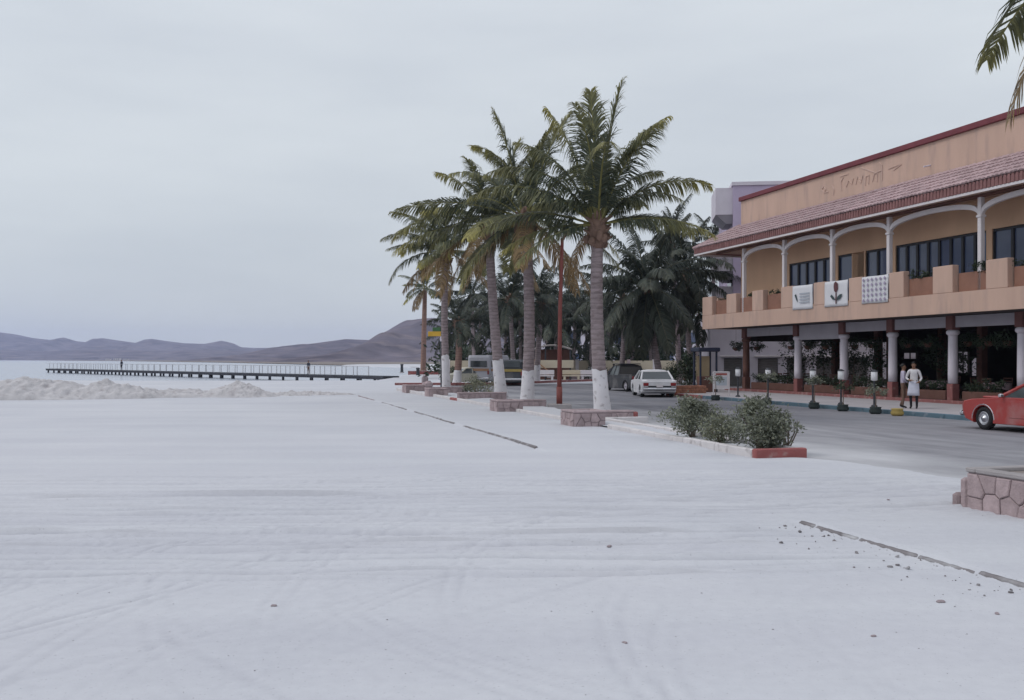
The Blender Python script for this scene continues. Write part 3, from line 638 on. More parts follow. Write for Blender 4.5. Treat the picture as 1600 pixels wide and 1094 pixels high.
# ------------------------------------------------------------------ plants
def leaves(mb, rs, c, rad, n, size, tone=(.0, .6), clumps=None, droop=0.0, aspect=.42):
    c = Vector(c); cl = []
    for i in range(clumps or max(3, n//45)):
        v = Vector((rs.gauss(0,1), rs.gauss(0,1), rs.gauss(0,1))).normalized()*rs.random()**.45
        cl.append((Vector((c.x+v.x*rad[0], c.y+v.y*rad[1], c.z+v.z*rad[2])), rs.random()))
    for i in range(n):
        q, sh = cl[rs.randrange(len(cl))]; sg = min(rad)*.30
        p = q + Vector((rs.gauss(0,sg), rs.gauss(0,sg), rs.gauss(0,sg*.8)))
        d = Vector((rs.gauss(0,1), rs.gauss(0,1), rs.gauss(.25,.7)-droop)).normalized(); s = Vector((rs.gauss(0,1), rs.gauss(0,1), rs.gauss(0,.5))); s = s - d*s.dot(d)
        if s.length < 1e-3: continue
        s.normalize(); l = size*rs.uniform(.6, 1.3); w = l*aspect
        g = min(1, max(0, sh*.7 + rs.random()*.3)); y = rs.uniform(*tone)**2
        mb.add([p, p+d*l*.45+s*w*.5, p+d*l, p+d*l*.45-s*w*.5], [(0,1,2,3)], (y, g))
def shrub(name, label, loc, parts, size, seed, mat_=None, n=700, stems=7, tone=(0,.7), group=None, cat='shrub'):
    rs = random.Random(seed); t = thing(name, label, cat, loc, rs.random()*6, group)
    fb = MB(); sb = MB()
    for c, rad, k in parts:
        leaves(fb, rs, c, rad, int(n*k), size, tone)
        for j in range(max(1, int(stems*k))):
            v = Vector((rs.uniform(-1,1)*rad[0]*.8, rs.uniform(-1,1)*rad[1]*.8, rs.uniform(.1,1)*rad[2]*.8)); e = Vector(c)+v
            b0 = Vector((rs.uniform(-.08,.08), rs.uniform(-.08,.08), -.03)); md = b0.lerp(e, .5)+Vector((rs.uniform(-.1,.1), rs.uniform(-.1,.1), .06))
            sb.tube([b0, md, e], [.02, .014, .005], 5)
    fb.build('foliage', mat_ or M_SHRUB, t); sb.build('stem', M_STEM, t)
    return t
shrub('shrub', 'dusty green shrub farthest back in the kerbed planting strip', CY(11.05, 23.9, .13), [((0,0,.44),(.82,.66,.38),1.0), ((.2,.15,.7),(.45,.4,.26),.5)], .085, 1, n=3000)
shrub('shrub', 'low pale middle shrub between two taller ones in the planting strip', CY(10.98, 22.35, .13), [((0,0,.28),(.55,.5,.3),1.0)], .075, 2, n=2400, tone=(.2,1.0))
shrub('shrub', 'tallest dusty shrub near the red end of the planting strip', CY(11.12, 21.0, .13), [((0,0,.46),(.80,.62,.40),1.0), ((.1,.1,.84),(.42,.42,.22),.35), ((.1,-.25,.25),(.5,.35,.25),.5)], .085, 3, n=3200)
shrub('shrub', 'straggly branch of shrub leaning over the road from the planting strip', CY(11.62, 20.9, .13), [((.1,0,.5),(.45,.35,.18),.5), ((.2,.1,.7),(.25,.25,.12),.25)], .08, 4, n=1300, stems=10)
shrub('shrub', 'dry grey bush on the sand between the third and fourth palms', px(752, 622), [((0,0,.6),(.9,.7,.55),1.0)], .11, 5, n=1100, tone=(.4,1.0))
shrub('shrub', 'low dark bush beside the leaning white palm trunk', px(741, 618), [((0,0,.4),(.6,.6,.4),1.0)], .11, 6, M_GREEN, n=700)

# ------------------------------------------------------------------ coconut palms
def frond_mesh(name, e0, droop, L, n, ll, lw, seed, yellow=(0.0, .5), hang=.5, wind=.12, m=None, fold=0.0, power=1.35):
    """feather leaf growing along +X from the origin, bending under gravity; leaflets on both sides"""
    rs = random.Random(seed); N = 13; pts = []; p = Vector((0,0,0)); tang = []
    for i in range(N):
        s = i/(N-1); th = R(e0 - droop*s**power); tdir = Vector((math.cos(th), 0, math.sin(th)))
        tang.append(tdir); pts.append(p.copy()); p = p + tdir*(L/(N-1))
    def pos(s): f = s*(N-1); i = min(int(f), N-2); return pts[i].lerp(pts[i+1], f-i), tang[i].lerp(tang[i+1], f-i).normalized()
    mb = MB(); mb.tube(pts, [.045*(1-i/(N-1))**.8*L/4.6+.005 for i in range(N)], 5, tint=(.55, .62))
    side = Vector((0,1,0)); gaps_ = [(sd_, rs.uniform(.2, .9), rs.uniform(.006, .02)) for sd_ in (-1, 1) for _ in range(3)]
    for sd in (-1, 1):
        for i in range(n):
            s = .13 + .87*(i+rs.random()*.8)/n
            if rs.random() < .05 or any(g_[0] == sd and abs(s-g_[1]) < g_[2] for g_ in gaps_): continue
            q, tg = pos(min(s, .999)); up = side.cross(tg)*-1
            if up.z < 0 and abs(tg.z) < .95: up = -up
            prof = math.sin(math.pi*(.16 + .76*s))**.8; l = ll*prof*rs.uniform(.82, 1.1)
            fw = .45 + .55*s; lat = (1-fold)
            cl = math.sin(s*47+seed)*.07
            d = (side*sd*lat + tg*(fw + cl) + up*(.25 - .3*rs.random() + cl*.8)).normalized()
            g = Vector((0, 0, -1)); w = Vector((0, wind*1.0, 0))
            d2 = (d + g*hang*rs.uniform(.6, 1.2) + w).normalized(); d3 = (d + g*hang*2.1*rs.uniform(.6, 1.3) + w*1.5).normalized()
            a = q; b = a + d*l*.34; c = b + d2*l*.36; e = c + d3*l*.3
            wv = tg.cross(d); wv = (tg - d*tg.dot(d)); wv = wv.normalized()*lw*.5 if wv.length > 1e-4 else up*lw*.5
            y = min(1, max(0, yellow[0] + (yellow[1]-yellow[0])*s**2.6 + rs.uniform(-.12, .12))); gsh = rs.random()
            mb.add([a-wv*.6, a+wv*.6, b-wv, b+wv, c-wv*.8, c+wv*.8, e], [(0,1,3,2),(2,3,5,4),(4,5,6)], [(y*.75, gsh)]*4 + [(y, gsh)]*2 + [(min(1, y+.12), gsh)])
    return mb.mesh(name, m or M_LEAF)

def trunk(parent, base, top, r0, r1, mat_, seed, paint=0.0, rings=46, bulge=1.35):
    rs = random.Random(seed); base, top = Vector(base), Vector(top); H = (top-base).length
    bend = Vector((rs.uniform(-.25,.25), rs.uniform(-.25,.25), 0))
    def c(s): return base.lerp(top, s) + bend*math.sin(s*math.pi)*.6
    def r(s): return (r1 + (r0-r1)*(1-s)**1.1)*(1 + (bulge-1)*math.exp(-s*H/.45))
    pts = []; rad = []
    for i in range(rings*2+1):
        s = i/(rings*2); pts.append(c(s)); rad.append(r(s)*(1.03 if i % 2 else .965)*(1+rs.uniform(-.012, .012)))
    mb = MB(); mb.tube(pts, rad, 12); mb.build('trunk', mat_, parent, True)
    if paint:
        n = 14; mb = MB(); vs = []; fs = []; k = 12
        for i in range(n+1):
            for a in range(k):
                ph = 2*math.pi*a/k; zt = paint*(1 + .02*math.sin(ph*2+seed) + .012*math.sin(ph*5)); s = zt*i/n/H; cc = c(s); rr = r(s)*(1.055 + .02*rs.random())+.004
                vs.append(cc + Vector((math.cos(ph), math.sin(ph), 0))*rr)
        for i in range(n):
            for a in range(k): fs.append((i*k+a, i*k+(a+1) % k, (i+1)*k+(a+1) % k, (i+1)*k+a))
        mb.add(vs, fs); mb.build('white_paint_band', M_LIME, parent, True)
    return c(1.0)

FR = {}
def fr(e0, droop, style):
    """shared frond meshes, by starting angle, bend and look"""
    e0 = int(round(e0/10)*10); droop = int(round(droop/15)*15); key = (e0, droop, style)
    if key not in FR:
        sd = hash((e0, droop, style)) % 9999 if False else (e0*131 + droop*17 + sum(map(ord, style))*7) % 9999
        if style == 'near': FR[key] = frond_mesh('frond', e0, droop, 4.6, 125, 1.15, .044, sd, (.03, .55), .9)
        elif style == 'yellow': FR[key] = frond_mesh('frond', e0, droop, 4.6, 125, 1.12, .044, sd, (.06, 1.15), 1.0)
        elif style == 'dry': FR[key] = frond_mesh('frond', e0, droop, 4.2, 70, 1.0, .055, sd, (.3, .8), 1.5, m=M_LEAFDRY)
        elif style == 'dark': FR[key] = frond_mesh('frond', e0, droop, 4.8, 84, 1.25, .066, sd, (.0, .3), 1.1, m=M_LEAFD)
        elif style == 'upright': FR[key] = frond_mesh('frond', e0, droop, 4.6, 125, 1.15, .044, sd, (.0, .6), .55, fold=.55, wind=.1)
        else: FR[key] = frond_mesh('frond', e0, droop, 4.8, 46, 1.2, .095, sd, (.0, .35), 1.0, m=M_LEAFD)
    return FR[key]

def palm(label, base, top, r0, r1, fronds, seed, paint=0.0, trunk_mat=None, scale=1.0, group=None, nuts=True, cat='palm tree', boot=True):
    rs = random.Random(seed); base, top = Vector(base), Vector(top)
    t = thing('coconut_palm', label, cat, base, 0, group)
    tp = trunk(t, (0,0,-.15), top-base, r0, r1, trunk_mat or M_TRUNK, seed, paint)
    if boot:
        mb = MB()
        for i in range(16):
            a = i*2.4; z = -.55 + .05*i; rr = r1*1.15
            d = Vector((math.cos(a), math.sin(a), 0)); p = tp + d*rr*.6 + Vector((0,0,z))
            mb.tube([p, p+d*.16+Vector((0,0,.18)), p+d*.36+Vector((0,0,.28))], [.09, .07, .03], 5)
        mb.lathe([(r1*.9,-.7),(r1*1.5,-.35),(r1*1.7,0),(r1*1.2,.35),(r1*.4,.6)], 10, tp); mb.build('crown_shaft', M_FIBRE, t, True)
        if nuts:
            for i in range(7):
                a = rs.random()*6.28; mb = MB(); c = tp + Vector((math.cos(a)*r1*2.0, math.sin(a)*r1*2.0, -.25-rs.random()*.3))
                mb.lathe([(.02,-.15),(.09,-.1),(.12,0),(.09,.11),(.02,.15)], 8, c); mb.build('coconut', M_FIBRE, t, True)
    for (az, e0, dr, style, sc) in fronds:
        o = link('frond', fr(e0, dr, style), t, loc=tp + Vector((math.cos(R(az))*r1*.7, math.sin(R(az))*r1*.7, .1)), rot=(R(rs.uniform(-16, 16)), 0, R(az)))
        k = scale*sc; o.scale = (k, k, k)
    return t
def random_fronds(seed, n, style='near', yellow=.25, dry=.15, lo=-55, hi=84, az0=0):
    rs = random.Random(seed); out = []
    for i in range(n):
        f = (i+.5)/n; az = az0 + i*137.5 + rs.uniform(-16, 16); e = hi - (hi-lo)*f**1.15 + rs.uniform(-8, 8)
        st_ = style
        if style == 'near':
            if e > 62: st_ = 'upright'
            elif f > 1-dry: st_ = 'dry'
            elif rs.random() < yellow: st_ = 'yellow'
        dr = rs.uniform(25, 45) if e > 62 else rs.uniform(50, 90) if e > 0 else rs.uniform(25, 50)
        out.append((az % 360, e, dr, st_, rs.uniform(.82, 1.06)))
    return out

def crown_at(x, y, Y): return at(x, y, Y)
Y = 33.0; b0 = Vector(((943-800)/F*Y, Y, .1))
palm('tallest near palm with white painted foot, nearest the red car side of the row', b0, crown_at(934, 356, Y), .24, .19, [
    (95, 88, 12, 'upright', 1.0), (178, 80, 30, 'yellow', .95), (175, 74, 60, 'near', .85), (5, 86, 15, 'upright', 1.0), (350, 80, 60, 'yellow', .92), (10, 70, 75, 'near', .7),
    (2, 50, 75, 'yellow', .93), (352, 50, 90, 'near', .66), (345, 14, 45, 'yellow', .82), (20, 20, 60, 'near', .8),
    (176, 58, 90, 'near', .95), (188, 40, 75, 'near', .98), (170, 25, 60, 'near', .9), (184, 0, 45, 'yellow', .72), (205, -8, 45, 'near', .7),
    (270, 62, 75, 'near', .9), (240, 70, 45, 'near', .95), (300, 66, 60, 'near', .9), (90, 60, 60, 'near', .9), (60, 35, 60, 'near', .9), (120, 40, 75, 'near', .9), (130, -30, 45, 'dry', .6)], 1, 1.72)
Y = 41.5; b0 = Vector(((823-800)/F*Y, Y, .1))
palm('second palm of the near row, straight grey trunk beside the red lamp post', b0, crown_at(821, 345, Y), .25, .2,
     random_fronds(22, 19, yellow=.35, dry=.2, az0=20) + [(172, 84, 20, 'upright', 1.1), (150, 80, 75, 'yellow', 1.0), (30, 78, 30, 'upright', 1.0), (185, 22, 45, 'near', 1.15), (355, -5, 60, 'yellow', .9), (200, -30, 45, 'yellow', .9)], 2, 1.6, scale=1.02)
Y = 49.5; b0 = Vector(((784-800)/F*Y, Y, .1))
palm('third palm of the near row, leaning trunk with the widest white painted foot', b0, crown_at(764, 356, Y), .27, .2,
     random_fronds(33, 20, yellow=.4, dry=.25, az0=70) + [(180, 20, 75, 'yellow', 1.2), (170, 70, 60, 'yellow', 1.0), (20, 80, 15, 'upright', 1.05), (190, 0, 45, 'yellow', 1.15), (200, -30, 30, 'dry', 1.1)], 3, 2.05, scale=.92)
Y = 58.0; b0 = Vector(((698-800)/F*Y, Y, .1))
palm('fourth palm of the near row, thin trunk beside the yellow sign', b0, crown_at(696, 396, Y), .22, .17,
     random_fronds(44, 20, yellow=.3, dry=.25, az0=110) + [(180, 40, 75, 'near', 1.0), (175, 5, 75, 'near', 1.0), (200, 60, 60, 'near', 1.0)], 4, 2.3, scale=.86)
# palm right of the frame, whose fronds hang into the top corner
Y = 12.9; b0 = Vector((8.75, Y, .45))
palm('near palm on the right whose drooping frond tips hang into the top corner', b0, (8.5, Y, 8.2), .25, .2,
     random_fronds(55, 15, yellow=.0, dry=.2, az0=40) + [(172, 8, 60, 'near', .8), (186, -14, 60, 'near', .76), (166, -44, 45, 'dry', .66), (182, -52, 30, 'dry', .62), (178, -2, 60, 'near', .9), (195, -35, 45, 'near', .8)], 5, 1.6, scale=.93)
# palms at and beyond the bend
def simple(label, x, Y, cx, cy, r, seed, n=16, style='far', paint=0.0, tm=None, scale=1.0, group=None, lo=-50, z0=0.0):
    return palm(label, ((x-800)/F*Y, Y, z0), crown_at(cx, cy, Y), r, r*.75, random_fronds(seed, n, style, lo=lo), seed, paint, tm, scale, group, nuts=False, boot=(Y < 100))
simple('reddish-trunked palm standing alone before the hill, left of the row', 661, 133, 664, 452, .38, 61, 16, 'near', tm=M_TRUNKRED, scale=.95)
simple('short palm with thick reddish trunk and white foot behind the yellow sign', 713, 79, 716, 506, .3, 62, 18, 'dark', 1.3, M_TRUNKRED, .62)
simple('thin tall palm between the fourth and third trunks of the near row', 742, 100, 737, 462, .2, 63, 16, 'dark', scale=.9)
simple('slender palm with white foot just right of the leaning trunk', 804, 80, 797, 470, .2, 64, 17, 'dark', 2.2, None, .9)
simple('palm with white foot hidden behind the second trunk of the row', 838, 84, 846, 474, .26, 65, 18, 'dark', 1.7, None, .95)
simple('big dark palm with a hanging mass of fronds beside the restaurant', 1036, 66, 1012, 448, .24, 66, 30, 'dark', tm=M_TRUNK, scale=1.08, lo=-80)
simple('dark palm right behind the big one, touching the balcony', 1083, 71, 1074, 432, .22, 67, 26, 'dark', scale=1.05, lo=-78)
simple('tall palm top rising above the big dark palm', 1062, 82, 1050, 385, .22, 68, 18, 'dark', scale=.9)
simple('palm top just left of the balcony boxes of the lilac building', 1118, 90, 1112, 378, .2, 69, 14, 'dark', scale=.62)
simple('dark palm left of the big one behind the nearest trunk', 968, 76, 975, 470, .22, 70, 22, 'dark', scale=.95, lo=-75)
ORD = ['first','second','third','fourth','fifth','sixth','seventh','eighth','ninth','tenth','eleventh','twelfth','thirteenth','fourteenth','fifteenth','sixteenth','seventeenth','eighteenth','nineteenth','twentieth','twenty-first','twenty-second','twenty-third','twenty-fourth']
rs = random.Random(77)
for i, (x, cy, Y) in enumerate(sorted([(772, 500, 104), (790, 486, 112), (812, 498, 104), (835, 505, 122), (858, 482, 108), (880, 492, 116), (898, 478, 106), (915, 488, 112), (935, 500, 120), (952, 492, 106), (990, 500, 112), (1012, 510, 104), (1040, 505, 116), (1066, 498, 108), (700, 520, 140), (728, 512, 128), (752, 492, 118), (925, 515, 100), (870, 512, 100), (1090, 490, 104)])):
    simple(ORD[i] + ' palm from the left in the dark grove across the street end', x + rs.uniform(-6, 6), Y, x, cy, .2, 100+i, 15, 'far', .0 if i % 3 else 1.4, None, rs.uniform(.85, 1.1), 'palm grove behind the street', lo=-60)

# ------------------------------------------------------------------ restaurant
V0, U0 = 29.5, 40.0
rest = thing('restaurant_building', 'two storey salmon restaurant with tiled eaves, arched balcony and open ground floor', 'building', st(V0, U0, .15), ANG)
def rp_(name, mb, m, parent=None, smooth=False, kind=None):
    o = mb.build(name, m, parent or rest, smooth, kind)
    if parent is None: o.location = (-V0, -U0, -.15)
    return o
UN, UF = 22.0, 54.2           # near and far ends of the house
VB, VW, VE = 27.9, 29.62, 27.5 # balcony face, upper wall, eave
ZB0, ZB1, ZPB = 3.87, 5.82, 4.70
# ground floor columns
M_HEAD = mat('brown_red_paint', (.16,.075,.07), .8, .15, 2.0, .1)
gcols = [u_px(x, 29.46) for x in (1166, 1247, 1319, 1395, 1489, 1598)]
gcols += [gcols[-1]-3.85, gcols[-1]-7.7]
for i, u in enumerate(gcols):
    far = i == 0
    m_ = MB(); m_.lathe([(.2, .98), (.205, 1.4), (.19, 3.0), (.19, 3.02)], 16, (29.46, u, 0)); c = rp_('column', m_, M_DARKWOOD if far else M_LILACW, smooth=True)
    m_ = MB(); m_.cbox((29.46, u, .56), (.36, .36, .83), .02); m_.build('column_base', M_DARKWOOD if far else M_BRICKRED, c)
    m_ = MB(); m_.lathe([(.19, 3.02), (.27, 3.1), (.27, 3.2), (.2, 3.26)], 16, (29.46, u, 0)); m_.build('capital', M_DARKWOOD if far else M_LILACW, c, True)
    m_ = MB(); m_.cbox((29.46, u, 3.56), (.42, .42, .6), .015); m_.build('column_head', M_HEAD, c)
# valance boards between the columns
for i in range(len(gcols)-1):
    a, b_ = gcols[i+1]+.22, gcols[i]-.22; low = 3.05 if i == 1 else 3.36
    nb = 2 if i == 0 else 1
    for j in range(nb):
        y0 = a + (b_-a)*j/nb; y1 = a + (b_-a)*(j+1)/nb - .03
        m_ = MB(); m_.cbox((29.40, (y0+y1)/2, (low+3.84)/2), (.06, y1-y0, 3.84-low), .01); rp_('valance_board', m_, M_GREYBOARD)
# floor slab, terrace step, ceiling, rear and near walls
m_ = MB(); m_.box(29.1, 50.3, UN, 55.0, .1, .27); rp_('terrace_floor', m_, mat('dark_terrace_tile', (.16,.10,.09), .7, .2, 1.5, .1))
m_ = MB(); m_.cbox((29.02, (UN+55)/2, .2), (.15, 55-UN, .17), .01); rp_('terrace_step', m_, M_BRICKRED)
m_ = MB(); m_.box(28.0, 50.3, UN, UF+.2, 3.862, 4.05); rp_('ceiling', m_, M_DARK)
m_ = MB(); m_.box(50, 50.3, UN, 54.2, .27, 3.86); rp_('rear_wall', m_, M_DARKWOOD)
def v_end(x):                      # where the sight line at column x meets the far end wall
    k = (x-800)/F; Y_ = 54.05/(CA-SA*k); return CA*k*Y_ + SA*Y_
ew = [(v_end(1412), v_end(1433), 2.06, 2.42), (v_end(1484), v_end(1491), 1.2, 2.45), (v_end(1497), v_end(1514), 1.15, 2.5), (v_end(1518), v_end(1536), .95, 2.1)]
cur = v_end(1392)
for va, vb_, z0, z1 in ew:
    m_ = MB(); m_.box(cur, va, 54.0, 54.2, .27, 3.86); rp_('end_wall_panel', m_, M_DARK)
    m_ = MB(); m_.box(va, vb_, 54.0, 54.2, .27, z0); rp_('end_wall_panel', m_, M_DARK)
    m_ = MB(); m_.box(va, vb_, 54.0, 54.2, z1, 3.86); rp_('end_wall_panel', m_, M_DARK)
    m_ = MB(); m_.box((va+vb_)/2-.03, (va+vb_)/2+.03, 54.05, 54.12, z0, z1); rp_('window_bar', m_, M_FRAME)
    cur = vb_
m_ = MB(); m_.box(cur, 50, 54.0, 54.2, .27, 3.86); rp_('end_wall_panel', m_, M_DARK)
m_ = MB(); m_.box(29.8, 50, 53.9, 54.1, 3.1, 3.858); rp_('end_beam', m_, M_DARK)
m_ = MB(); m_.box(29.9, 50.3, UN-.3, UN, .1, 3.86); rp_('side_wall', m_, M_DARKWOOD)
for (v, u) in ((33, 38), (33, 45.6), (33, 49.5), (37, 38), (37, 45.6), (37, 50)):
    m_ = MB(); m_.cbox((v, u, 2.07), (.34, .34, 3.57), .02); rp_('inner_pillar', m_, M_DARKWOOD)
# balcony: slab face, merlons, openings
m_ = MB(); m_.box(VB+.001, VW, UN, 55.9, 3.90, 4.08); rp_('balcony_slab', m_, M_SALMON)
m_ = MB(); m_.box(VB, VB+.22, UN, 55.9, ZB0, ZPB); rp_('balcony_parapet', m_, M_SALMON)
m_ = MB(); m_.box(VB+.222, 33, 55.68, 55.9, ZB0, ZPB); rp_('balcony_parapet', m_, M_SALMON)
mer = [(1099.5,1112.5),(1135,1150),(1175,1192),(1220,1239),(1271,1289),(1326,1347),(1389,1411.5),(1457,1488),(1540,1574)]
mu = [(u_px(b_, VB), u_px(a, VB)) for a, b_ in mer]; mu[0] = (mu[0][0], 55.9)
d_ = mu[-2][0]-mu[-1][0]; mu += [(mu[-1][0]-d_, mu[-1][1]-d_), (mu[-1][0]-2*d_, mu[-1][1]-2*d_)]
for i, (a, b_) in enumerate(mu):
    m_ = MB(); m_.cbox((VB+.16, (a+b_)/2, (ZPB+ZB1)/2), (.32, b_-a, ZB1-ZPB-.004), .02); rp_('merlon', m_, M_SALMON)
m_ = MB()
for u in (54.9, 53.2): m_.cbox((29.3 if u > 54 else 31.5, 55.78, 5.26), (.9, .22, 1.1), .02)
rp_('merlon', m_, M_SALMON)
# brown planter boxes behind the openings with greenery
gaps = [(mu[i+1][1], mu[i][0]) for i in range(len(mu)-1)]
for i, (a, b_) in enumerate(gaps):
    if i in (3, 4, 5): continue
    m_ = MB(); m_.cbox((VB+.46, (a+b_)/2, 4.97), (.42, b_-a-.1, 1.0 if i > 5 else 1.15), .015); pb = rp_('planter_box', m_, mat('terracotta_box', (.27,.14,.10), .85, .15, 1.5, .15))
    rs = random.Random(200+i); fb = MB()
    if i == 0: k = 60
    else: k = 260 if i > 5 else 120
    for j in range(max(2, int((b_-a)/.3))):
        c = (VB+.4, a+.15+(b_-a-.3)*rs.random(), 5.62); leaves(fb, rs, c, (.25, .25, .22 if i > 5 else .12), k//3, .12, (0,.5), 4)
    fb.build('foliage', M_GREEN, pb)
# upper storey wall with window openings
wins = [(1233, 1300, 5), (1309, 1331, 1), (1352, 1388, 2), (1399, 1541, 8)]
wu = [(u_px(b_, VW), u_px(a, VW), n) for a, b_, n in wins]; ne = u_px(1550, VW); wu.append((ne-6.2, ne, 6)); wu.append((UN+.4, ne-6.9, 1))
ZW0, ZW1 = 4.95, 7.28
m_ = MB(); m_.box(VW, VW+.3, UN, UF, ZW1+.001, 9.3); rp_('upper_wall', m_, M_OCHRE)
m_ = MB(); m_.box(VW, VW+.3, UN, UF, 9.301, 11.55); rp_('parapet_wall', m_, M_SALMON)
m_ = MB(); m_.box(VW, VW+.3, UN, UF, 4.06, ZW0-.001); rp_('upper_wall', m_, M_OCHRE)
edges = sorted([(a, b_) for a, b_, n in wu] + [(u_px(1350, VW), u_px(1332, VW))]); cur = UN
for a, b_ in edges:
    if a - cur > .03: m_ = MB(); m_.box(VW, VW+.3, cur, a, ZW0, ZW1); rp_('upper_wall', m_, M_OCHRE)
    cur = b_
m_ = MB(); m_.box(VW, VW+.3, cur, UF, ZW0, ZW1); rp_('upper_wall', m_, M_OCHRE)
m_ = MB(); m_.box(VW+.302, 46, UF-.3, UF, 4.06, 11.55); rp_('end_wall', m_, M_OCHRE)
m_ = MB(); m_.box(VW+.302, 46, UN, UF-.302, 10.9, 11.0); rp_('flat_roof', m_, M_CONC)
m_ = MB(); m_.box(VW+.31, 45, UN, UF-.31, 4.06, 4.12); rp_('upper_floor', m_, M_DARK)
for a, b_, n in wu:
    w = (b_-a)/n
    m_ = MB(); m_.box(VW+.06, VW+.14, a, b_, ZW1-.1, ZW1-.002); fr_ = rp_('window_frame', m_, M_FRAME)
    m2 = MB(); m2.box(VW+.06, VW+.14, a, b_, ZW0+.002, ZW0+.1); m2.build('sill', M_FRAME, fr_)
    for j in range(n):
        m_ = MB(); m_.box(VW+.12, VW+.13, a+w*j+.07, a+w*(j+1)-.07, ZW0+.1, ZW1-.1); rp_('pane', m_, M_GLASS)
    for j in range(n+1):
        m_ = MB(); m_.box(VW+.05, VW+.15, max(a+.001, a+w*j-.07), min(b_-.001, a+w*j+.07), ZW0+.101, ZW1-.101); m_.build('mullion', M_FRAME, fr_)
# coping
m_ = MB(); m_.cbox((VW+.12, (UN+UF)/2, 11.68), (.5, UF-UN+.2, .25), .02); rp_('coping', m_, M_COPING)
m_ = MB(); m_.cbox((39, UF-.12, 11.68), (18, .5, .249), .02); rp_('coping', m_, M_COPING)
# balcony posts and arches
pu = [u_px(x, 28.25) for x in (1163, 1226, 1301, 1390, 1533)]; pu.append(pu[-1]-4.9); pu.append(pu[-1]-4.9)
VP_ = 28.25
for i, u in enumerate(pu):
    m_ = MB(); m_.cbox((VP_, u, 6.22), (.2, .2, 4.3), .02); c = rp_('balcony_post', m_, M_WHITE)
    m_ = MB(); m_.cbox((VP_, u, 7.62), (.28, .28, .1), .02); m_.build('post_capital', M_WHITE, c)
for i in range(len(pu)-1):
    a, b_ = pu[i+1]+.1, pu[i]-.1; mid = (a+b_)/2; hw = (b_-a)/2; m_ = MB(); n = 18; vs = []; fs = []
    for j in range(n+1):
        t = math.pi*j/n; y = mid - hw*math.cos(t); zi = 7.62 + .5*math.sin(t)**.75; th = .2 if 0 < j < n else .26
        for (vv, zz) in ((VP_-.07, zi), (VP_+.07, zi), (VP_+.07, zi+th), (VP_-.07, zi+th)): vs.append((vv, y, zz))
    for j in range(n):
        for k in range(4): fs.append((j*4+k, j*4+(k+1) % 4, (j+1)*4+(k+1) % 4, (j+1)*4+k))
    fs += [(0,1,2,3), (n*4+3, n*4+2, n*4+1, n*4)]
    m_.add(vs, fs); rp_('arch', m_, M_WHITE)
m_ = MB(); m_.box(VP_-.1, VP_+.1, UN, 54.6, 8.36, 8.46); rp_('eave_beam', m_, M_DARKWOOD)
# eaves: soffit, white edge strip, red tile fascia, roof deck
ZE, ZF, ZR = 8.44, 8.86, 10.05; UE = 56.2; VR = VW - .003
m_ = MB(); m_.add([(VE+.03,UN,ZE),(VR,UN,ZE+.14),(VR,UE-.03,ZE+.14),(VE+.03,UE-.03,ZE)], [(0,1,2,3)]); rp_('soffit', m_, M_SALMON)
m_ = MB(); m_.add([(VR,UF+.003,ZE+.14),(46,UF+.003,ZE+.14),(46,UE-.03,ZE),(VR,UE-.03,ZE+.14)], [(0,1,2,3)]); rp_('soffit', m_, M_SALMON)
m_ = MB(); m_.box(VE-.02, VE+.03, UN, UE, ZE-.05, ZE+.05); rp_('eave_board', m_, M_WHITE)
m_ = MB(); m_.box(VE+.032, 46, UE-.03, UE+.02, ZE-.05, ZE+.05); rp_('eave_board', m_, M_WHITE)
m_ = MB(); m_.box(VE+.0, VE+.06, UN, UE-.01, ZE+.052, ZF-.02)
u = UN
while u < UE-.1:                      # ribs of the hanging fascia tiles
    m_.tube([(VE+.005, u+.08, ZE+.06), (VE+.005, u+.08, ZF-.03)], .07, 6); u += .2
rp_('tile_fascia', m_, M_TILERED)
m_ = MB(); m_.box(VE+.062, 46, UE-.07, UE-.01, ZE+.052, ZF-.02); rp_('tile_fascia', m_, M_TILERED)
m_ = MB(); hipv = VR; m_.add([(VE-.04,UN,ZF-.05),(VE-.04,UE+.04,ZF-.05),(VR,UF+.1,ZR),(VR,UN,ZR),(46,UE+.04,ZF-.05),(46,UF+.1,ZR)], [(0,3,2,1),(1,2,5,4)]); rp_('roof_deck', m_, M_TILE)
# barrel tiles in courses
sl = math.atan2(ZR-(ZF-.05), VR-VE); SLN = math.hypot(ZR-(ZF-.05), VR-VE); rows = 6; tl = SLN/rows; TW = .23
def tile_pts(w0, w1, l, lift):
    vs = []; 
    for (yy_, w) in ((0, w0), (l*1.12, w1)):
        for k in range(6):
            t = math.pi*k/5; vs.append((yy_, -w*math.cos(t), w*.62*math.sin(t) + lift*(1-yy_/l) + .012))
    return vs, [(k, k+1, 6+k+1, 6+k) for k in range(5)] + [(5,4,3,2,1,0)]
vs, fs = tile_pts(.118, .1, tl, .035); tb = MB(); tb.add(vs, fs); tile_me = tb.mesh('roof_tile', M_TILE, False)
cells = []; u = 27.0
while u < UE:
    for r_ in range(rows):
        x = VE-.04 + math.cos(sl)*tl*r_; z = ZF-.05 + math.sin(sl)*tl*r_
        if u < UE - .1 - (UE-UF-.1)*(r_+.8)/rows: cells.append((x, u+.11, z))
    u += TW
rs = random.Random(9); tj = MB(); cnt = 0
Mr = Matrix.Rotation(-sl, 3, 'Y')
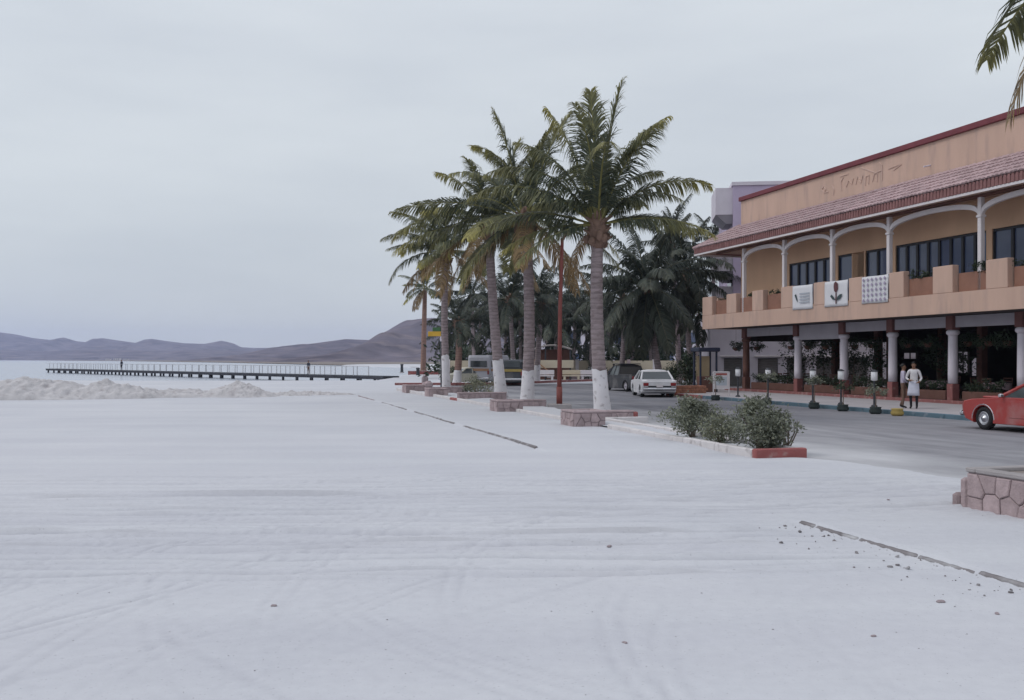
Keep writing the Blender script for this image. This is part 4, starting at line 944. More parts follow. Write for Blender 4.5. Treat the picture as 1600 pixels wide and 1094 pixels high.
for (x, y, z) in sorted(cells, key=lambda c: (st(c[0], c[1]).y if c[1] > 29.3 else 999)):
    jx, jz, ja = rs.uniform(-.02, .02), rs.uniform(0, .012), rs.uniform(-.03, .03)
    if cnt < 290:
        o = link('roof_tile', tile_me, rest, loc=(x-V0+jx, y-U0, z-.15+jz), rot=(0, -sl, ja)); cnt += 1
    else:
        tj.add([Mr @ Vector(p) + Vector((x+jx, y, z+jz)) for p in vs], fs)
rp_('roof_tiles_far', tj, M_TILE, kind='stuff')
m_ = MB(); m_.tube([(VE-.06, UE+.06, ZF+.0), (VR, UF+.1, ZR+.06)], .11, 7); rp_('hip_tile', m_, M_TILE)
# faint raised ornament in the style of script on the upper wall
orn = MB()
for stroke in ([(1288,302),(1284,296),(1287,291),(1290,296),(1288,301),(1294,300)], [(1302,305),(1303,296),(1300,290)], [(1315,298),(1314,284),(1318,276)], [(1312,276),(1325,272)], [(1322,292),(1326,282),(1331,288),(1333,279)], [(1337,288),(1340,276),(1345,286),(1348,274)],
               [(1352,290),(1353,276),(1358,274),(1357,288)], [(1363,284),(1366,272),(1371,270),(1370,284)], [(1378,282),(1378,258),(1374,254)], [(1345,262),(1356,266),(1368,270),(1378,266)], [(1388,264),(1398,260),(1408,257),(1396,266)]):
    pts = []
    for (x, y) in stroke:
        u = u_px(x, VW-.02); w = st(VW-.02, u); pts.append((VW-.012, u, CH + (HZ-y)/F*w.y))
    orn = MB(); orn.tube(pts, .03, 5); rp_('raised_stroke', orn, mat('pale_relief', (.56,.41,.345), .9, .08, 2.0, .1))
for (x, y) in ((1377, 299), (1454, 262)):
    u = u_px(x, VW); w = st(VW, u); z = CH+(HZ-y)/F*w.y; m_ = MB(); m_.tube([(VW-.35, u, z+.02), (VW-.002, u, z+.1)], .035, 7); rp_('drain_pipe', m_, M_LILACW)

# banners hung on the balcony
def banner(label, gi, emblem):
    a, b_ = gaps[gi][0]+.02, gaps[gi][1]-.02; rs = random.Random(gi)
    t = thing('banner', label, 'banner', st(VB-.03, (a+b_)/2, ZPB-.15), ANG); W = (b_-a); z1 = 1.22
    nx_, nz_ = 14, 8; vs = []; fs = []
    for j in range(nz_+1):
        for i in range(nx_+1):
            fx, fz = i/nx_-.5, j/nz_; vs.append((.006*math.sin(fx*14+fz*3+gi)+.006*math.sin(fz*7), fx*W, fz*z1 + .008*math.sin(fx*6)))
    for j in range(nz_):
        for i in range(nx_): q = j*(nx_+1)+i; fs.append((q, q+1, q+nx_+2, q+nx_+1))
    m_ = MB(); m_.add(vs, fs); o = m_.build('cloth', mat('banner_cloth', (.66,.66,.69), .85, .05, 1.5, .1), t, True)
    sm = o.modifiers.new('thick', 'SOLIDIFY'); sm.thickness = .006
    emblem(t, W, z1)
    for y in (-W/2, W/2):
        for z in (.03, z1-.03):
            m_ = MB(); m_.tube([(0, y, z), (.06, y*1.05, z)], .012, 5); m_.build('tie', M_IRON, t)
    return t
M_INK = mat('dark_red_ink', (.12,.05,.055), .8, .2, 4.0, 0); M_INKG = mat('dark_green_ink', (.05,.075,.08), .8, .2, 4.0, 0); M_INKL = mat('pale_blue_ink', (.42,.45,.50), .8, .1, 4.0, 0)
def flat(name, poly, m, t): mb = MB(); mb.add([(-.05, y, z) for y, z in poly], [tuple(range(len(poly)))]); mb.add([(-.044, y, z) for y, z in poly], [tuple(range(len(poly)-1,-1,-1))]); mb.build(name, m, t)
def emb1(t, W, H):        # a dark leaf-like wedge at one side, faint lines beside it
    flat('emblem', [(W*.36,H*.62),(W*.28,H*.42),(W*.20,H*.30),(W*.26,H*.52),(W*.30,H*.66)], M_INKG, t)
    for j in range(4): flat('printed_line', [(W*.12,H*(.68-.12*j)),(-W*.38,H*(.68-.12*j)),(-W*.38,H*(.63-.12*j)),(W*.12,H*(.63-.12*j))], M_INKL, t)
def emb2(t, W, H):        # dark bud over two spread leaves
    flat('emblem', [(.05*W,H*.92),(-.02*W,H*.98),(-.10*W,H*.9),(-.12*W,H*.68),(-.03*W,H*.52),(.05*W,H*.62),(.07*W,H*.78)], M_INK, t)
    flat('emblem', [(.22*W,H*.42),(.12*W,H*.28),(-.02*W,H*.24),(.06*W,H*.36),(.16*W,H*.48)], M_INKG, t)
    flat('emblem', [(-.30*W,H*.46),(-.2*W,H*.28),(-.05*W,H*.22),(-.1*W,H*.38),(-.2*W,H*.46)], M_INKG, t)
    flat('emblem', [(-.01*W,H*.52),(-.05*W,H*.52),(-.05*W,H*.1),(-.01*W,H*.1)], M_INK, t)
def emb3(t, W, H):        # rows of small lilac lozenges
    m2 = mat('lilac_ink', (.36,.31,.42), .8, .1, 4.0, 0)
    for i in range(6):
        for j in range(5):
            y = W*(.40-.16*i); z = H*(.12+.19*j); flat('lozenge', [(y+.045*W,z),(y,z+.07*H),(y-.045*W,z),(y,z-.07*H)], m2, t)
banner('white banner with a dark wedge emblem, leftmost of the three on the balcony', 3, emb1)
banner('white banner with a dark bud and two leaves, middle one on the balcony', 4, emb2)
banner('white banner with rows of lilac lozenges, rightmost on the balcony', 5, emb3)

# hanging fern baskets under the balcony
for i, (x, u_, s) in enumerate([(1150, None, .55), (1182, None, .5), (1236, None, .6), (1262, None, .55), (1290, None, .6), (1335, None, .55), (1362, None, .5), (1418, None, .6), (1450, None, .55), (1512, None, .5), (1545, None, .6), (1575, None, .6)]):
    u = u_px(x, 30.2); rs = random.Random(300+i)
    t = thing('hanging_fern', ORD[i] + ' hanging fern basket from the far end of the restaurant front', 'hanging plant', st(30.2, u, 2.55), ANG, 'hanging ferns between the restaurant columns')
    m_ = MB(); m_.lathe([(.08,0),(.17,.08),(.2,.2),(.19,.21)], 10); m_.build('basket', M_DARKWOOD, t, True)
    m_ = MB(); m_.tube([(0,0,.2),(0,0,1.31)], .008, 4); m_.build('chain', M_IRON, t)
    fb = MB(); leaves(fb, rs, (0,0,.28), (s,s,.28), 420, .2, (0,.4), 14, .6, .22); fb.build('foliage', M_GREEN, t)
# clipped hedges in troughs between the columns
for i in range(len(gcols)-2):
    a, b_ = gcols[i+1]+.5, gcols[i]-.5
    if i == 4: a += .6
    rs = random.Random(400+i)
    lab = ['trough hedge in the first bay, farthest from the red car', 'trough hedge in the second bay, in front of the pink wall view', 'trough hedge in the third bay of the restaurant', 'trough hedge in the bay left of the two waiters', 'trough hedge in the bay right of the two waiters', 'trough hedge in the bay behind the red car'][i]
    t = thing('hedge_trough', 'long ' + lab, 'hedge', st(29.62, (a+b_)/2, .27), ANG); L = b_-a
    m_ = MB(); m_.cbox((.05, 0, .2), (.36, L, .4), .02); m_.build('trough', M_DARKWOOD, t)
    fb = MB()
    for j in range(int(L/.25)): leaves(fb, rs, (.05, -L/2+.15+(L-.3)*(j+.5)/int(L/.25), .62), (.24, .22, .28), 120, .11, (0,.5), 5)
    fb.build('foliage', M_GREEN, t)

# dining tables and chairs
def table(loc, rz, label):
    t = thing('dining_table', label, 'table', loc, rz)
    m_ = MB(); m_.lathe([(.0,.70),(.55,.70),(.56,.715),(.55,.73),(0,.73)], 20); m_.build('tabletop', M_DARKWOOD, t)
    m_ = MB(); n = 24; vs = []; 
    for k in range(n): a = 2*math.pi*k/n; vs.append((math.cos(a)*.57, math.sin(a)*.57, .737))
    for k in range(n): a = 2*math.pi*k/n; r = .60+.03*math.sin(a*6); vs.append((math.cos(a)*r, math.sin(a)*r, .45+.04*math.sin(a*4)))
    m_.add(vs, [tuple(range(n))] + [(k, n+k, n+(k+1)%n, (k+1)%n) for k in range(n)]); m_.build('tablecloth', mat('rose_tablecloth', (.50,.36,.40), .9, .08, 2.0, .1), t, True)
    m_ = MB(); m_.tube([(0,0,.05),(0,0,.70)], .05, 8); m_.build('pedestal', M_IRON, t)
    m_ = MB(); m_.lathe([(.28,0),(.28,.03),(.06,.06)], 12); m_.build('foot', M_IRON, t)
    return t
def chair(loc, rz, label):
    t = thing('dining_chair', label, 'chair', loc, rz, 'chairs around the restaurant tables'); w = .2
    for sx in (-w, w):
        m_ = MB(); m_.tube([(sx,-.2,0),(sx*.95,-.19,.45)], .02, 5); m_.build('leg', M_DARKWOOD, t)
        m_ = MB(); m_.tube([(sx,.2,0),(sx*.98,.2,.45),(sx*.95,.27,.95)], .02, 5); m_.build('leg', M_DARKWOOD, t)
    m_ = MB(); m_.cbox((0,0,.46), (.44,.42,.05), .015); m_.build('seat', M_DARKWOOD, t)
    for z in (.65, .78, .91):
        m_ = MB(); m_.cbox((0,.225+.07*(z-.45)/.5,z), (.38,.02,.07), .006); m_.build('back_slat', M_DARKWOOD, t)
    return t
ch0 = None
for i, (v, u, lab) in enumerate([(31.6, 51.3, 'round table with rose cloth in the bay farthest from the red car'), (31.8, 47.0, 'round table with rose cloth behind the third bay hedge'), (31.6, 44.0, 'round table with rose cloth just left behind the two waiters'), (31.9, 39.6, 'round table with rose cloth right behind the two waiters'), (31.7, 35.6, 'round table with rose cloth behind the red car')]):
    table(st(v, u, .27), i, lab)
    for k in range(4):
        a = k*math.pi/2 + i*.5; loc = st(v+math.cos(a)*.8, u+math.sin(a)*.8, .27); lab2 = 'dark slatted chair at the ' + lab.replace('round table with rose cloth', 'rose clothed table').replace('just left behind the two waiters', 'behind the two waiters on the left')
        if ch0 is None: ch0 = chair(loc, a+ANG-math.pi/2, lab2)
        else: copy_thing(ch0, loc, a+ANG-math.pi/2, lab2)

# ------------------------------------------------------------------ lilac building beyond
lb = thing('lilac_building', 'tall lilac building with white balcony boxes rising behind the restaurant', 'building', st(33, 64, .0), R(-7))
m_ = MB(); m_.box(1.2, 22, 0, 12, 5.2, 14.3); m_.build('wall', M_LILAC, lb)
m_ = MB(); m_.box(1.1, 22, -.1, 12, 14.3, 14.55); m_.build('roof', M_LILACW, lb)
m_ = MB()
sh = [(.55, 1.85), (2.9, 4.3), (4.9, 6.2), (6.9, 8.3), (9.1, 10.4)]; cur = -.4
m_.box(-.4, 22, 0, 12, 2.12, 5.195); m_.build('wall', M_LILACW, lb)
for a, b_ in sh + [(22, 22)]:
    m_ = MB(); m_.box(cur, a, .0, 12, 0, 2.158); m_.build('wall', M_LILACW, lb); cur = b_
m_ = MB(); m_.box(.1, 21.9, .4, 11.9, 0, 2.15); m_.build('wall', M_GREYBOARD, lb)
for a, b_ in sh:
    s2 = MB(); z = .05
    for j in range(14): s2.cbox(((a+b_)/2, .22, .12+j*.145), (b_-a-.02, .05, .135), .02)
    s2.build('roller_shutter', mat('grey_shutter', (.20,.19,.185), .7, .15, 1.0, .1), lb)
    s2 = MB(); s2.cbox(((a+b_)/2, -.08, 2.24), (b_-a+.5, .22, .12), .02); s2.build('ledge', M_WHITE, lb)
for z0, zt in ((12.3, 14.2), (8.3, 9.5), (6.0, 7.2)):
    bx = MB(); bx.box(.0, 1.195, .3, 4.2, z0, zt); b2 = bx.build('balcony', M_LILACW, lb)
    bx = MB(); bx.add([(.02,.35,z0-.003),(1.19,.35,z0-.003),(1.19,4.15,z0-.003),(.02,4.15,z0-.003),(.75,.6,z0-.6),(1.19,.6,z0-.6),(1.19,4.0,z0-.6),(.75,4.0,z0-.6)], [(0,1,5,4),(1,2,6,5),(2,3,7,6),(3,0,4,7),(4,5,6,7)]); bx.build('bracket', M_GREYBOARD, b2)
for z0 in (9.7, 6.2):
    bx = MB(); bx.box(1.13, 1.195, .8, 3.8, z0, z0+1.6); bx.build('window', M_GLASS, lb)
for (x0, z0) in ((2.2, 5.9), (5.6, 5.9), (2.2, 8.9), (5.6, 8.9), (2.2, 11.6), (5.6, 11.6)):
    bx = MB(); bx.box(x0, x0+1.6, -.04, -.004, z0, z0+1.4); bx.build('window', M_GLASS, lb)

# ------------------------------------------------------------------ vehicles
def paint(name, col, rough=.35): return mat(name, col, rough, .05, 1.0, .03, 3, spec=.5, dirt=((.36,.34,.33), 1.2, .55, 1.0))
def arc(cx, cz, r, a0, a1, n): return [(cx + r*math.cos(R(a0+(a1-a0)*i/n)), cz + r*math.sin(R(a0+(a1-a0)*i/n))) for i in range(n+1)]
def shell(outline, W, taper=.05, crown=None):
    """body shell from a side outline (x along, z up) with rounded flanks"""
    lay = [(-W/2, .96), (-W/2+.05, 1.0), (-W/2+.16, 1.012), (W/2-.16, 1.012), (W/2-.05, 1.0), (W/2, .96)]
    xs_ = [p[0] for p in outline]; zs_ = [p[1] for p in outline]; cx = (max(xs_)+min(xs_))/2; cz = (max(zs_)+min(zs_))/2
    n = len(outline); mb = MB(); vs = []; fs = []
    for y, s in lay:
        for x, z in outline:
            ext = 1.0 - .035*abs(y/(W/2))**3
            vs.append((cx+(x-cx)*s*ext if abs(x-cx) > .42*(max(xs_)-min(xs_)) else x, y, cz+(z-cz)*s))
    for l in range(len(lay)-1):
        for i in range(n): j = (i+1) % n; fs.append((l*n+i, l*n+j, (l+1)*n+j, (l+1)*n+i))
    fs += [tuple(range(n-1,-1,-1)), tuple((len(lay)-1)*n+i for i in range(n))]
    mb.add(vs, fs); return mb
def wheel(t, x, y, r, w, cover):
    mb = MB(); n = 20; prof = [(r*.62,-w/2),(r*.9,-w/2),(r,-w*.32),(r,w*.32),(r*.9,w/2),(r*.62,w/2),(r*.60,0)]
    vs = []; fs = []
    for rr, yy_ in prof:
        for k in range(n): a = 2*math.pi*k/n; vs.append((x+rr*math.cos(a), y+yy_, r+rr*math.sin(a)))
    m = len(prof)
    for i in range(m):
        for k in range(n): fs.append((i*n+k, i*n+(k+1) % n, ((i+1) % m)*n+(k+1) % n, ((i+1) % m)*n+k))
    mb.add(vs, fs); wo = mb.build('wheel', M_BLACK, t, True)
    sg = 1 if y > 0 else -1; mb = MB(); vs = []; fs = []; yo = y+sg*w*.38
    for rr, dy in ((r*.63, 0), (r*.55, .03), (r*.48, -.01), (r*.2, .015), (r*.16, .05), (0.001, .06)):
        for k in range(n): a = 2*math.pi*k/n; vs.append((x+rr*math.cos(a), yo+sg*dy, r+rr*math.sin(a)))
    for i in range(5):
        for k in range(n): fs.append((i*n+k, i*n+(k+1) % n, (i+1)*n+(k+1) % n, (i+1)*n+k))
    mb.add(vs, fs); mb.build('hubcap', cover, wo, True)
def greenhouse(t, x, W, zb, zr, pm, inset=.16):
    """x = (rear glass foot, roof rear, roof front, windscreen foot); glass house with pillars and roof"""
    a, b, c, d = x; wb, wr = W/2-.06, W/2-inset-.06
    B_ = [(a,-wb,zb),(d,-wb,zb),(d,wb,zb),(a,wb,zb)]; T_ = [(b,-wr,zr),(c,-wr,zr),(c,wr,zr),(b,wr,zr)]
    for nm, q in (('side_window',(0,1)), ('windscreen',(1,2)), ('side_window',(2,3)), ('rear_window',(3,0))):
        mb = MB(); mb.add([B_[q[0]], B_[q[1]], T_[q[1]], T_[q[0]]], [(0,1,2,3)]); mb.build(nm, M_CARGLASS, t)
    for q in range(4):
        mb = MB(); mb.tube([B_[q], T_[q]], [.06, .045], 6); mb.build('pillar', pm, t)
    for y in (-1, 1):
        mb = MB(); xm = (a+d)/2; mb.tube([(xm, y*(wb+.004), zb), ((b+c)/2, y*(wr+.004), zr)], .03, 5); mb.build('pillar', pm, t)
    mb = MB(); n = 8; vs = []; fs = []
    for i in range(n+1):
        xx = b + (c-b)*i/n; hz_ = .055*math.sin(math.pi*(.1+.8*i/n))
        for y, z in ((-wr-.03,-.03),(-wr*.85,.03),(-wr*.4,.06),(wr*.4,.06),(wr*.85,.03),(wr+.03,-.03)): vs.append((xx + (-.05 if i == 0 else .05 if i == n else 0), y, zr+z+hz_-.03))
    for i in range(n):
        for k in range(5): fs.append((i*6+k, i*6+k+1, (i+1)*6+k+1, (i+1)*6+k))
    fs.append(tuple(range(5,-1,-1))); fs.append(tuple(n*6+k for k in range(6)))
    mb.add(vs, fs); mb.build('roof', pm, t, True)
def part(t, name, m, *a, **k): mb = MB(); mb.cbox(*a, **k); return mb.build(name, m, t)
def outline(L, zs, zt, xr, xf, wr, pts):
    """closed side outline: bottom edge with wheel arches, then the listed top points from front to rear"""
    o = [(-L/2+.1, zs+.1)] + arc(xr, .30, wr, 195, -15, 10)[::1] + arc(xf, .30, wr, 195, -15, 10) + [(L/2-.12, zs+.1)] + pts
    return o
def car(name, label, cat, loc, rz, W, L, wheels_x, r, pm, pts, gh, zb, zr, cover=M_CHROME, front=True):
    t = thing(name, label, cat, loc, rz)
    shell(outline(L, .2, 0, wheels_x[0], wheels_x[1], r+.075, pts), W).build('body', pm, t, False)
    if gh: greenhouse(t, gh, W, zb, zr, pm)
    for x in wheels_x:
        for s in (-1, 1): wheel(t, x, s*(W/2-.12), r, .2, cover)
    part(t, 'underbody', M_BLACK, (0, 0, .34), (L*.86, W*.62, .2), .03)
    part(t, 'bumper', M_CHROME, (L/2-.01, 0, .44), (.14, W*.98, .15), .05); part(t, 'bumper', M_CHROME, (-L/2+.01, 0, .46), (.14, W*.98, .15), .05)
    return t
M_RED = paint('red_car_paint', (.34, .045, .04)); M_CWHITE = paint('white_car_paint', (.66, .65, .67), .45); M_CREAM = paint('cream_car_paint', (.60, .57, .47), .5)
M_LAMP = mat('red_tail_lamp', (.25, .02, .02), .3, .1, 4.0, 0); M_CLEAR = mat('clear_lamp', (.6, .6, .62), .2, .05, 4.0, 0)
# red coupe at the right, its nose pointing away from the camera
L = 4.75
pts = [(L/2-.02,.5),(L/2,.66),(L/2-.06,.80),(L/2-.35,.86),(1.0,.93),(.75,.95),(-1.2,.96),(-1.7,.95),(-L/2+.25,.90),(-L/2+.05,.80),(-L/2,.6)]
fw = st(21.45, 0); wheel_u = u_px(1535, 21.45-.86*0) # front wheel seen at this column
uw_ = u_px(1537, 20.62)
t = car('parked_car', 'red two-door coupe parked at the kerb on the right edge', 'car', st(21.5, uw_-1.42, 0), ANG+math.pi/2, 1.82, L, (-1.35, 1.42), .33, M_RED, pts, (-1.75, -1.05, .05, .82), .95, 1.33)
for s in (-1, 1):
    part(t, 'headlight', M_CLEAR, (L/2-.03, s*.66, .68), (.06, .2, .17), .03); part(t, 'side_mirror', M_CHROME, (.62, s*1.0, 1.0), (.1, .16, .11), .03)
    part(t, 'door', M_RED, (-.2, s*.905, .63), (1.25, .03, .48), .012); part(t, 'sill_trim', M_CHROME, (0, s*.885, .30), (2.0, .04, .05), .012)
    d = MB(); d.cbox((-.66, s*.93, .76), (.16, .025, .035), .008); d.build('door_handle', M_CHROME, t)
    mb = MB(); mb.tube([(1.42+.43*math.cos(R(a)), s*.905, .30+.43*math.sin(R(a))) for a in range(0, 181, 15)], .018, 5); mb.build('arch_trim', M_CHROME, t)
    mb = MB(); mb.tube([(.80, s*.845, .97), (.06, s*.69, 1.335)], .022, 5); mb.build('windscreen_trim', M_CHROME, t)
part(t, 'grille', M_FRAME, (L/2-.015, 0, .68), (.05, 1.1, .17), .02); part(t, 'hood_ridge', M_RED, (1.55, 0, .91), (1.3, .5, .05), .02)
# white saloon seen from behind
L = 4.6
pts = [(L/2-.02,.5),(L/2,.66),(L/2-.08,.84),(.85,.93),(-1.0,.94),(-1.15,.95),(-L/2+.12,.92),(-L/2,.85),(-L/2-.02,.6)]
p = px(1028, 621.5); uu = -SA*p.x + CA*p.y; vv = CA*p.x + SA*p.y
t = car('parked_car', 'white saloon parked at the far kerb, seen from behind', 'car', (p.x+.05, p.y+2.3, 0), R(91), 1.82, L, (-1.35, 1.35), .32, M_CWHITE, pts, (-1.45, -.85, .25, .95), .94, 1.38)
for s in (-1, 1):
    part(t, 'tail_lamp', M_LAMP, (-L/2-.015, s*.72, .70), (.05, .28, .16), .02); part(t, 'headlight', M_CLEAR, (L/2-.02, s*.68, .68), (.06, .2, .17), .03)
    part(t, 'door', M_CWHITE, (.0, s*.905, .63), (1.9, .03, .46), .012)
part(t, 'number_plate', M_WHITE, (-L/2-.035, 0, .62), (.02, .34, .15), .004); part(t, 'boot_recess', M_FRAME, (-L/2-.012, 0, .56), (.03, 1.2, .12), .01)
part(t, 'boot_lid', M_CWHITE, (-1.85, 0, .935), (.7, 1.3, .03), .012)
# dark pickup ahead of it
M_DKP = paint('black_truck_paint', (.035, .035, .04), .5); L = 4.7
pts = [(L/2,.6),(L/2-.02,.95),(.95,1.02),(-.35,1.02),(-.4,1.02),(-L/2+.02,1.02),(-L/2,.6)]
p = px(1004, 612.5); uu = -SA*p.x + CA*p.y; vv = CA*p.x + SA*p.y
t = car('pickup_truck', 'black pickup truck parked just ahead of the white saloon', 'pickup truck', st(vv, uu+2.2, 0), ANG+math.pi/2+R(3), 1.85, L, (-1.4, 1.4), .36, M_DKP, pts, (-.35, -.2, .75, 1.25), 1.02, 1.62, M_GREYBOARD)
part(t, 'tailgate', M_DKP, (-L/2-.02, 0, .8), (.05, 1.5, .42), .015)
for s in (-1, 1):
    part(t, 'tail_lamp', M_LAMP, (-L/2-.02, s*.83, .82), (.05, .12, .3), .015); part(t, 'bed_rail', M_DKP, (-1.35, s*.86, 1.05), (1.9, .08, .06), .02)
part(t, 'roof_rack', M_IRON, (.25, 0, 1.72), (1.1, 1.4, .06), .02)
# vehicles behind the palms at the bend
L = 4.3; pts = [(L/2,.55),(L/2-.06,.8),(.8,.88),(-1.1,.88),(-L/2+.1,.84),(-L/2,.55)]
p = px(728, 601)
t = car('parked_car', 'cream saloon half hidden behind the fourth palm and short reddish palm', 'car', (p.x, p.y+1.5, 0), R(205), 1.7, L, (-1.25, 1.25), .31, M_CREAM, pts, (-1.3, -.75, .3, .9), .88, 1.30)
for s in (-1, 1): part(t, 'headlight', M_CLEAR, (L/2-.0, s*.6, .66), (.06, .18, .14), .02)
part(t, 'grille', M_FRAME, (L/2+.005, 0, .62), (.05, .9, .14), .02)
def van(name, label, loc, rz, col, stripe, L=5.4, W=1.95, H=2.35):
    t = thing(name, label, 'van', loc, rz); pm = paint('van_paint_%.2f' % col[0], col, .5)
    o_ = [(-L/2+.05, .35)] + arc(-1.55, .33, .42, 190, -10, 8) + arc(1.55, .33, .42, 190, -10, 8) + [(L/2-.05, .35), (L/2, .9), (L/2-.12, 1.15), (L/2-.55, H-.12), (L/2-.85, H), (-L/2+.2, H), (-L/2, H-.2)]
    shell(o_, W).build('body', pm, t)
    for x in (-1.55, 1.55):
        for s in (-1, 1): wheel(t, x, s*(W/2-.12), .34, .2, M_GREYBOARD)
    for s in (-1, 1):
        for i in range(4): part(t, 'side_window', M_CARGLASS, (-1.9+1.05*i, s*(W/2+.0), 1.62), (.9, .03, .5), .012)
        part(t, 'stripe', stripe, (0, s*(W/2+.004), 1.15), (L*.9, .02, .2), .006)
    part(t, 'rear_window', M_CARGLASS, (-L/2-.005, 0, 1.65), (.03, 1.4, .5), .012); part(t, 'windscreen', M_CARGLASS, (L/2-.32, 0, 1.62), (.03, 1.6, .75), .012, rot=Matrix.Rotation(-.42, 3, 'Y'))
    part(t, 'stripe', stripe, (-L/2-.004, 0, 1.18), (.02, W*.9, .2), .006); part(t, 'bumper', M_CHROME, (-L/2, 0, .5), (.14, W*.95, .16), .04); part(t, 'bumper', M_CHROME, (L/2, 0, .5), (.14, W*.95, .16), .04)
    for s in (-1, 1): part(t, 'tail_lamp', M_LAMP, (-L/2-.01, s*.82, .95), (.04, .14, .3), .015)
    return t
M_TAN = mat('tan_stripe', (.38, .22, .13), .7, .1, 2.0, 0)
p = px(764, 600.5); van('parked_van', 'pale grey van with a tan stripe between the third and fourth palms', (p.x, p.y+2.4, 0), R(72), (.50, .50, .55), M_TAN)
p = px(797, 603.5); van('parked_van', 'dark van with a yellow stripe behind the leaning palm trunk', (p.x+.3, p.y+2.6, 0), R(84), (.06, .065, .075), mat('yellow_stripe', (.36, .27, .09), .7, .1, 2.0, 0), 4.6, 1.85, 2.0)

# ------------------------------------------------------------------ people
M_SKIN = mat('brown_skin', (.24, .135, .09), .6, .08, 5.0, 0); M_HAIR = mat('black_hair', (.015, .012, .012), .6, .2, 8.0, .2)
def cloth(name, col): return mat(name, col, .9, .12, 4.0, .3, 14)
def person(label, loc, rz, pose, shirt, trousers, H=1.72, apron=None, sleeves=True, name='person', cat='person', simple_=False):
    """one continuous skinned body; pose = joints overriding the standing ones (metres for a 1.72 m figure)"""
    J = dict(pelvis=(0,0,.95), waist=(0,0,1.08), chest=(0,.01,1.30), neckb=(0,0,1.45), neck=(0,.01,1.50), chin=(0,.03,1.555), head=(0,.02,1.64), crown=(0,.01,1.70),
             lsh=(.17,0,1.40), lel=(.23,-.02,1.12), lwr=(.22,.08,.90), lha=(.215,.11,.81), rsh=(-.17,0,1.40), rel=(-.23,-.02,1.12), rwr=(-.22,.08,.90), rha=(-.215,.11,.81),
             lhip=(.09,0,.90), lkn=(.10,.02,.50), lan=(.10,-.02,.09), lto=(.11,.14,.035), rhip=(-.09,0,.90), rkn=(-.10,.02,.50), ran=(-.10,-.02,.09), rto=(-.11,.14,.035))
    J.update(pose); names = list(J); idx = {n: i for i, n in enumerate(names)}
    Rr = dict(pelvis=(.155,.115), waist=(.135,.10), chest=(.165,.115), neckb=(.10,.075), neck=(.055,.055), chin=(.066,.078), head=(.078,.098), crown=(.058,.07), lsh=.066, lel=.045, lwr=.032, lha=.036, rsh=.066, rel=.045, rwr=.032, rha=.036,
              lhip=.095, lkn=.06, lan=.042, lto=.036, rhip=.095, rkn=.06, ran=.042, rto=.036)
    E = [('pelvis','waist'),('waist','chest'),('chest','neckb'),('neckb','neck'),('neck','chin'),('chin','head'),('head','crown'),('neckb','lsh'),('lsh','lel'),('lel','lwr'),('lwr','lha'),('neckb','rsh'),('rsh','rel'),('rel','rwr'),('rwr','rha'),
         ('pelvis','lhip'),('lhip','lkn'),('lkn','lan'),('lan','lto'),('pelvis','rhip'),('rhip','rkn'),('rkn','ran'),('ran','rto')]
    me = bpy.data.meshes.new('body'); vs = [J[n] for n in names]; ed = [(idx[a], idx[b]) for a, b in E]; rad = [Rr[n] for n in names]
    if not simple_:
        for sd in ('l', 'r'):                     # five fingers on each hand
            h = Vector(J[sd+'ha']); w = Vector(J[sd+'wr']); d = (h-w).normalized(); q = d.cross(Vector((0,1,0))); q = q.normalized() if q.length > .1 else Vector((1,0,0)); nn = d.cross(q)
            for f, (off, ln) in enumerate(((-.026,.065),(-.009,.075),(.009,.07),(.026,.055),(.042,.045))):
                a = h + q*0 + nn*off + d*.02; b = a + d*ln*.55 + q*.006; c = b + d*ln*.4 + q*.02
                if f == 4: a = w.lerp(h, .5) + nn*.03; b = a + nn*.03 + d*.025; c = b + nn*.008 + d*.03
                k = len(vs); vs += [tuple(a), tuple(b), tuple(c)]; ed += [(idx[sd+'ha'], k), (k, k+1), (k+1, k+2)]; rad += [.012, .010, .008]
    me.from_pydata(vs, ed, []); o = bpy.data.objects.new('tmp', me); COL.objects.link(o)
    sk = o.modifiers.new('skin', 'SKIN'); sk.use_smooth_shade = True
    for i, r in enumerate(rad): me.skin_vertices[0].data[i].radius = r if isinstance(r, tuple) else (r, r)
    me.skin_vertices[0].data[idx['pelvis']].use_root = True
    o.modifiers.new('sub', 'SUBSURF').render_levels = 1; o.modifiers['sub'].levels = 1
    dg = bpy.context.evaluated_depsgraph_get(); bm_ = bpy.data.meshes.new_from_object(o.evaluated_get(dg)); bpy.data.objects.remove(o)
    bm_.materials.clear()
    for m in (M_SKIN, shirt, trousers, M_BLACK): bm_.materials.append(m)
    waist = J['waist'][2]-.06; nb = Vector(J['neckb']); 
    P_ = np.zeros(len(bm_.polygons)*3); bm_.polygons.foreach_get('center', P_); P_ = P_.reshape(-1, 3)
    mi = []
    hands = [(Vector(J[s+'el']), Vector(J[s+'wr'])) for s in 'lr']; feet = [Vector(J[s+'an']) for s in 'lr']; hd = Vector(J['head'])
    for c in P_:
        v = Vector(c); k = 1 if v.z > waist else 2
        if (v-hd).length < .17 or (v.z > nb.z+.025 and (v-nb).length < .2): k = 0
        for e, w in hands:
            d = (w-e); tt = (v-e).dot(d)/d.length_squared
            if tt > (.82 if sleeves else .0) and (v-(e+d*max(0, min(1.7, tt)))).length < .085: k = 0
        for f in feet:
            if v.z < f.z+.03 and (v-f).length < .22: k = 3
        mi.append(k)
    bm_.polygons.foreach_set('material_index', mi); bm_.polygons.foreach_set('use_smooth', [True]*len(mi))
    s = H/1.72; t = thing(name, label, cat, loc, rz); t.scale = (s, s, s)
    link('body', bm_, t)
    hb = MB(); hp = Vector(J['head']) + Vector((0, -.018, .03)); vsh = []; fsh = []; n = 12
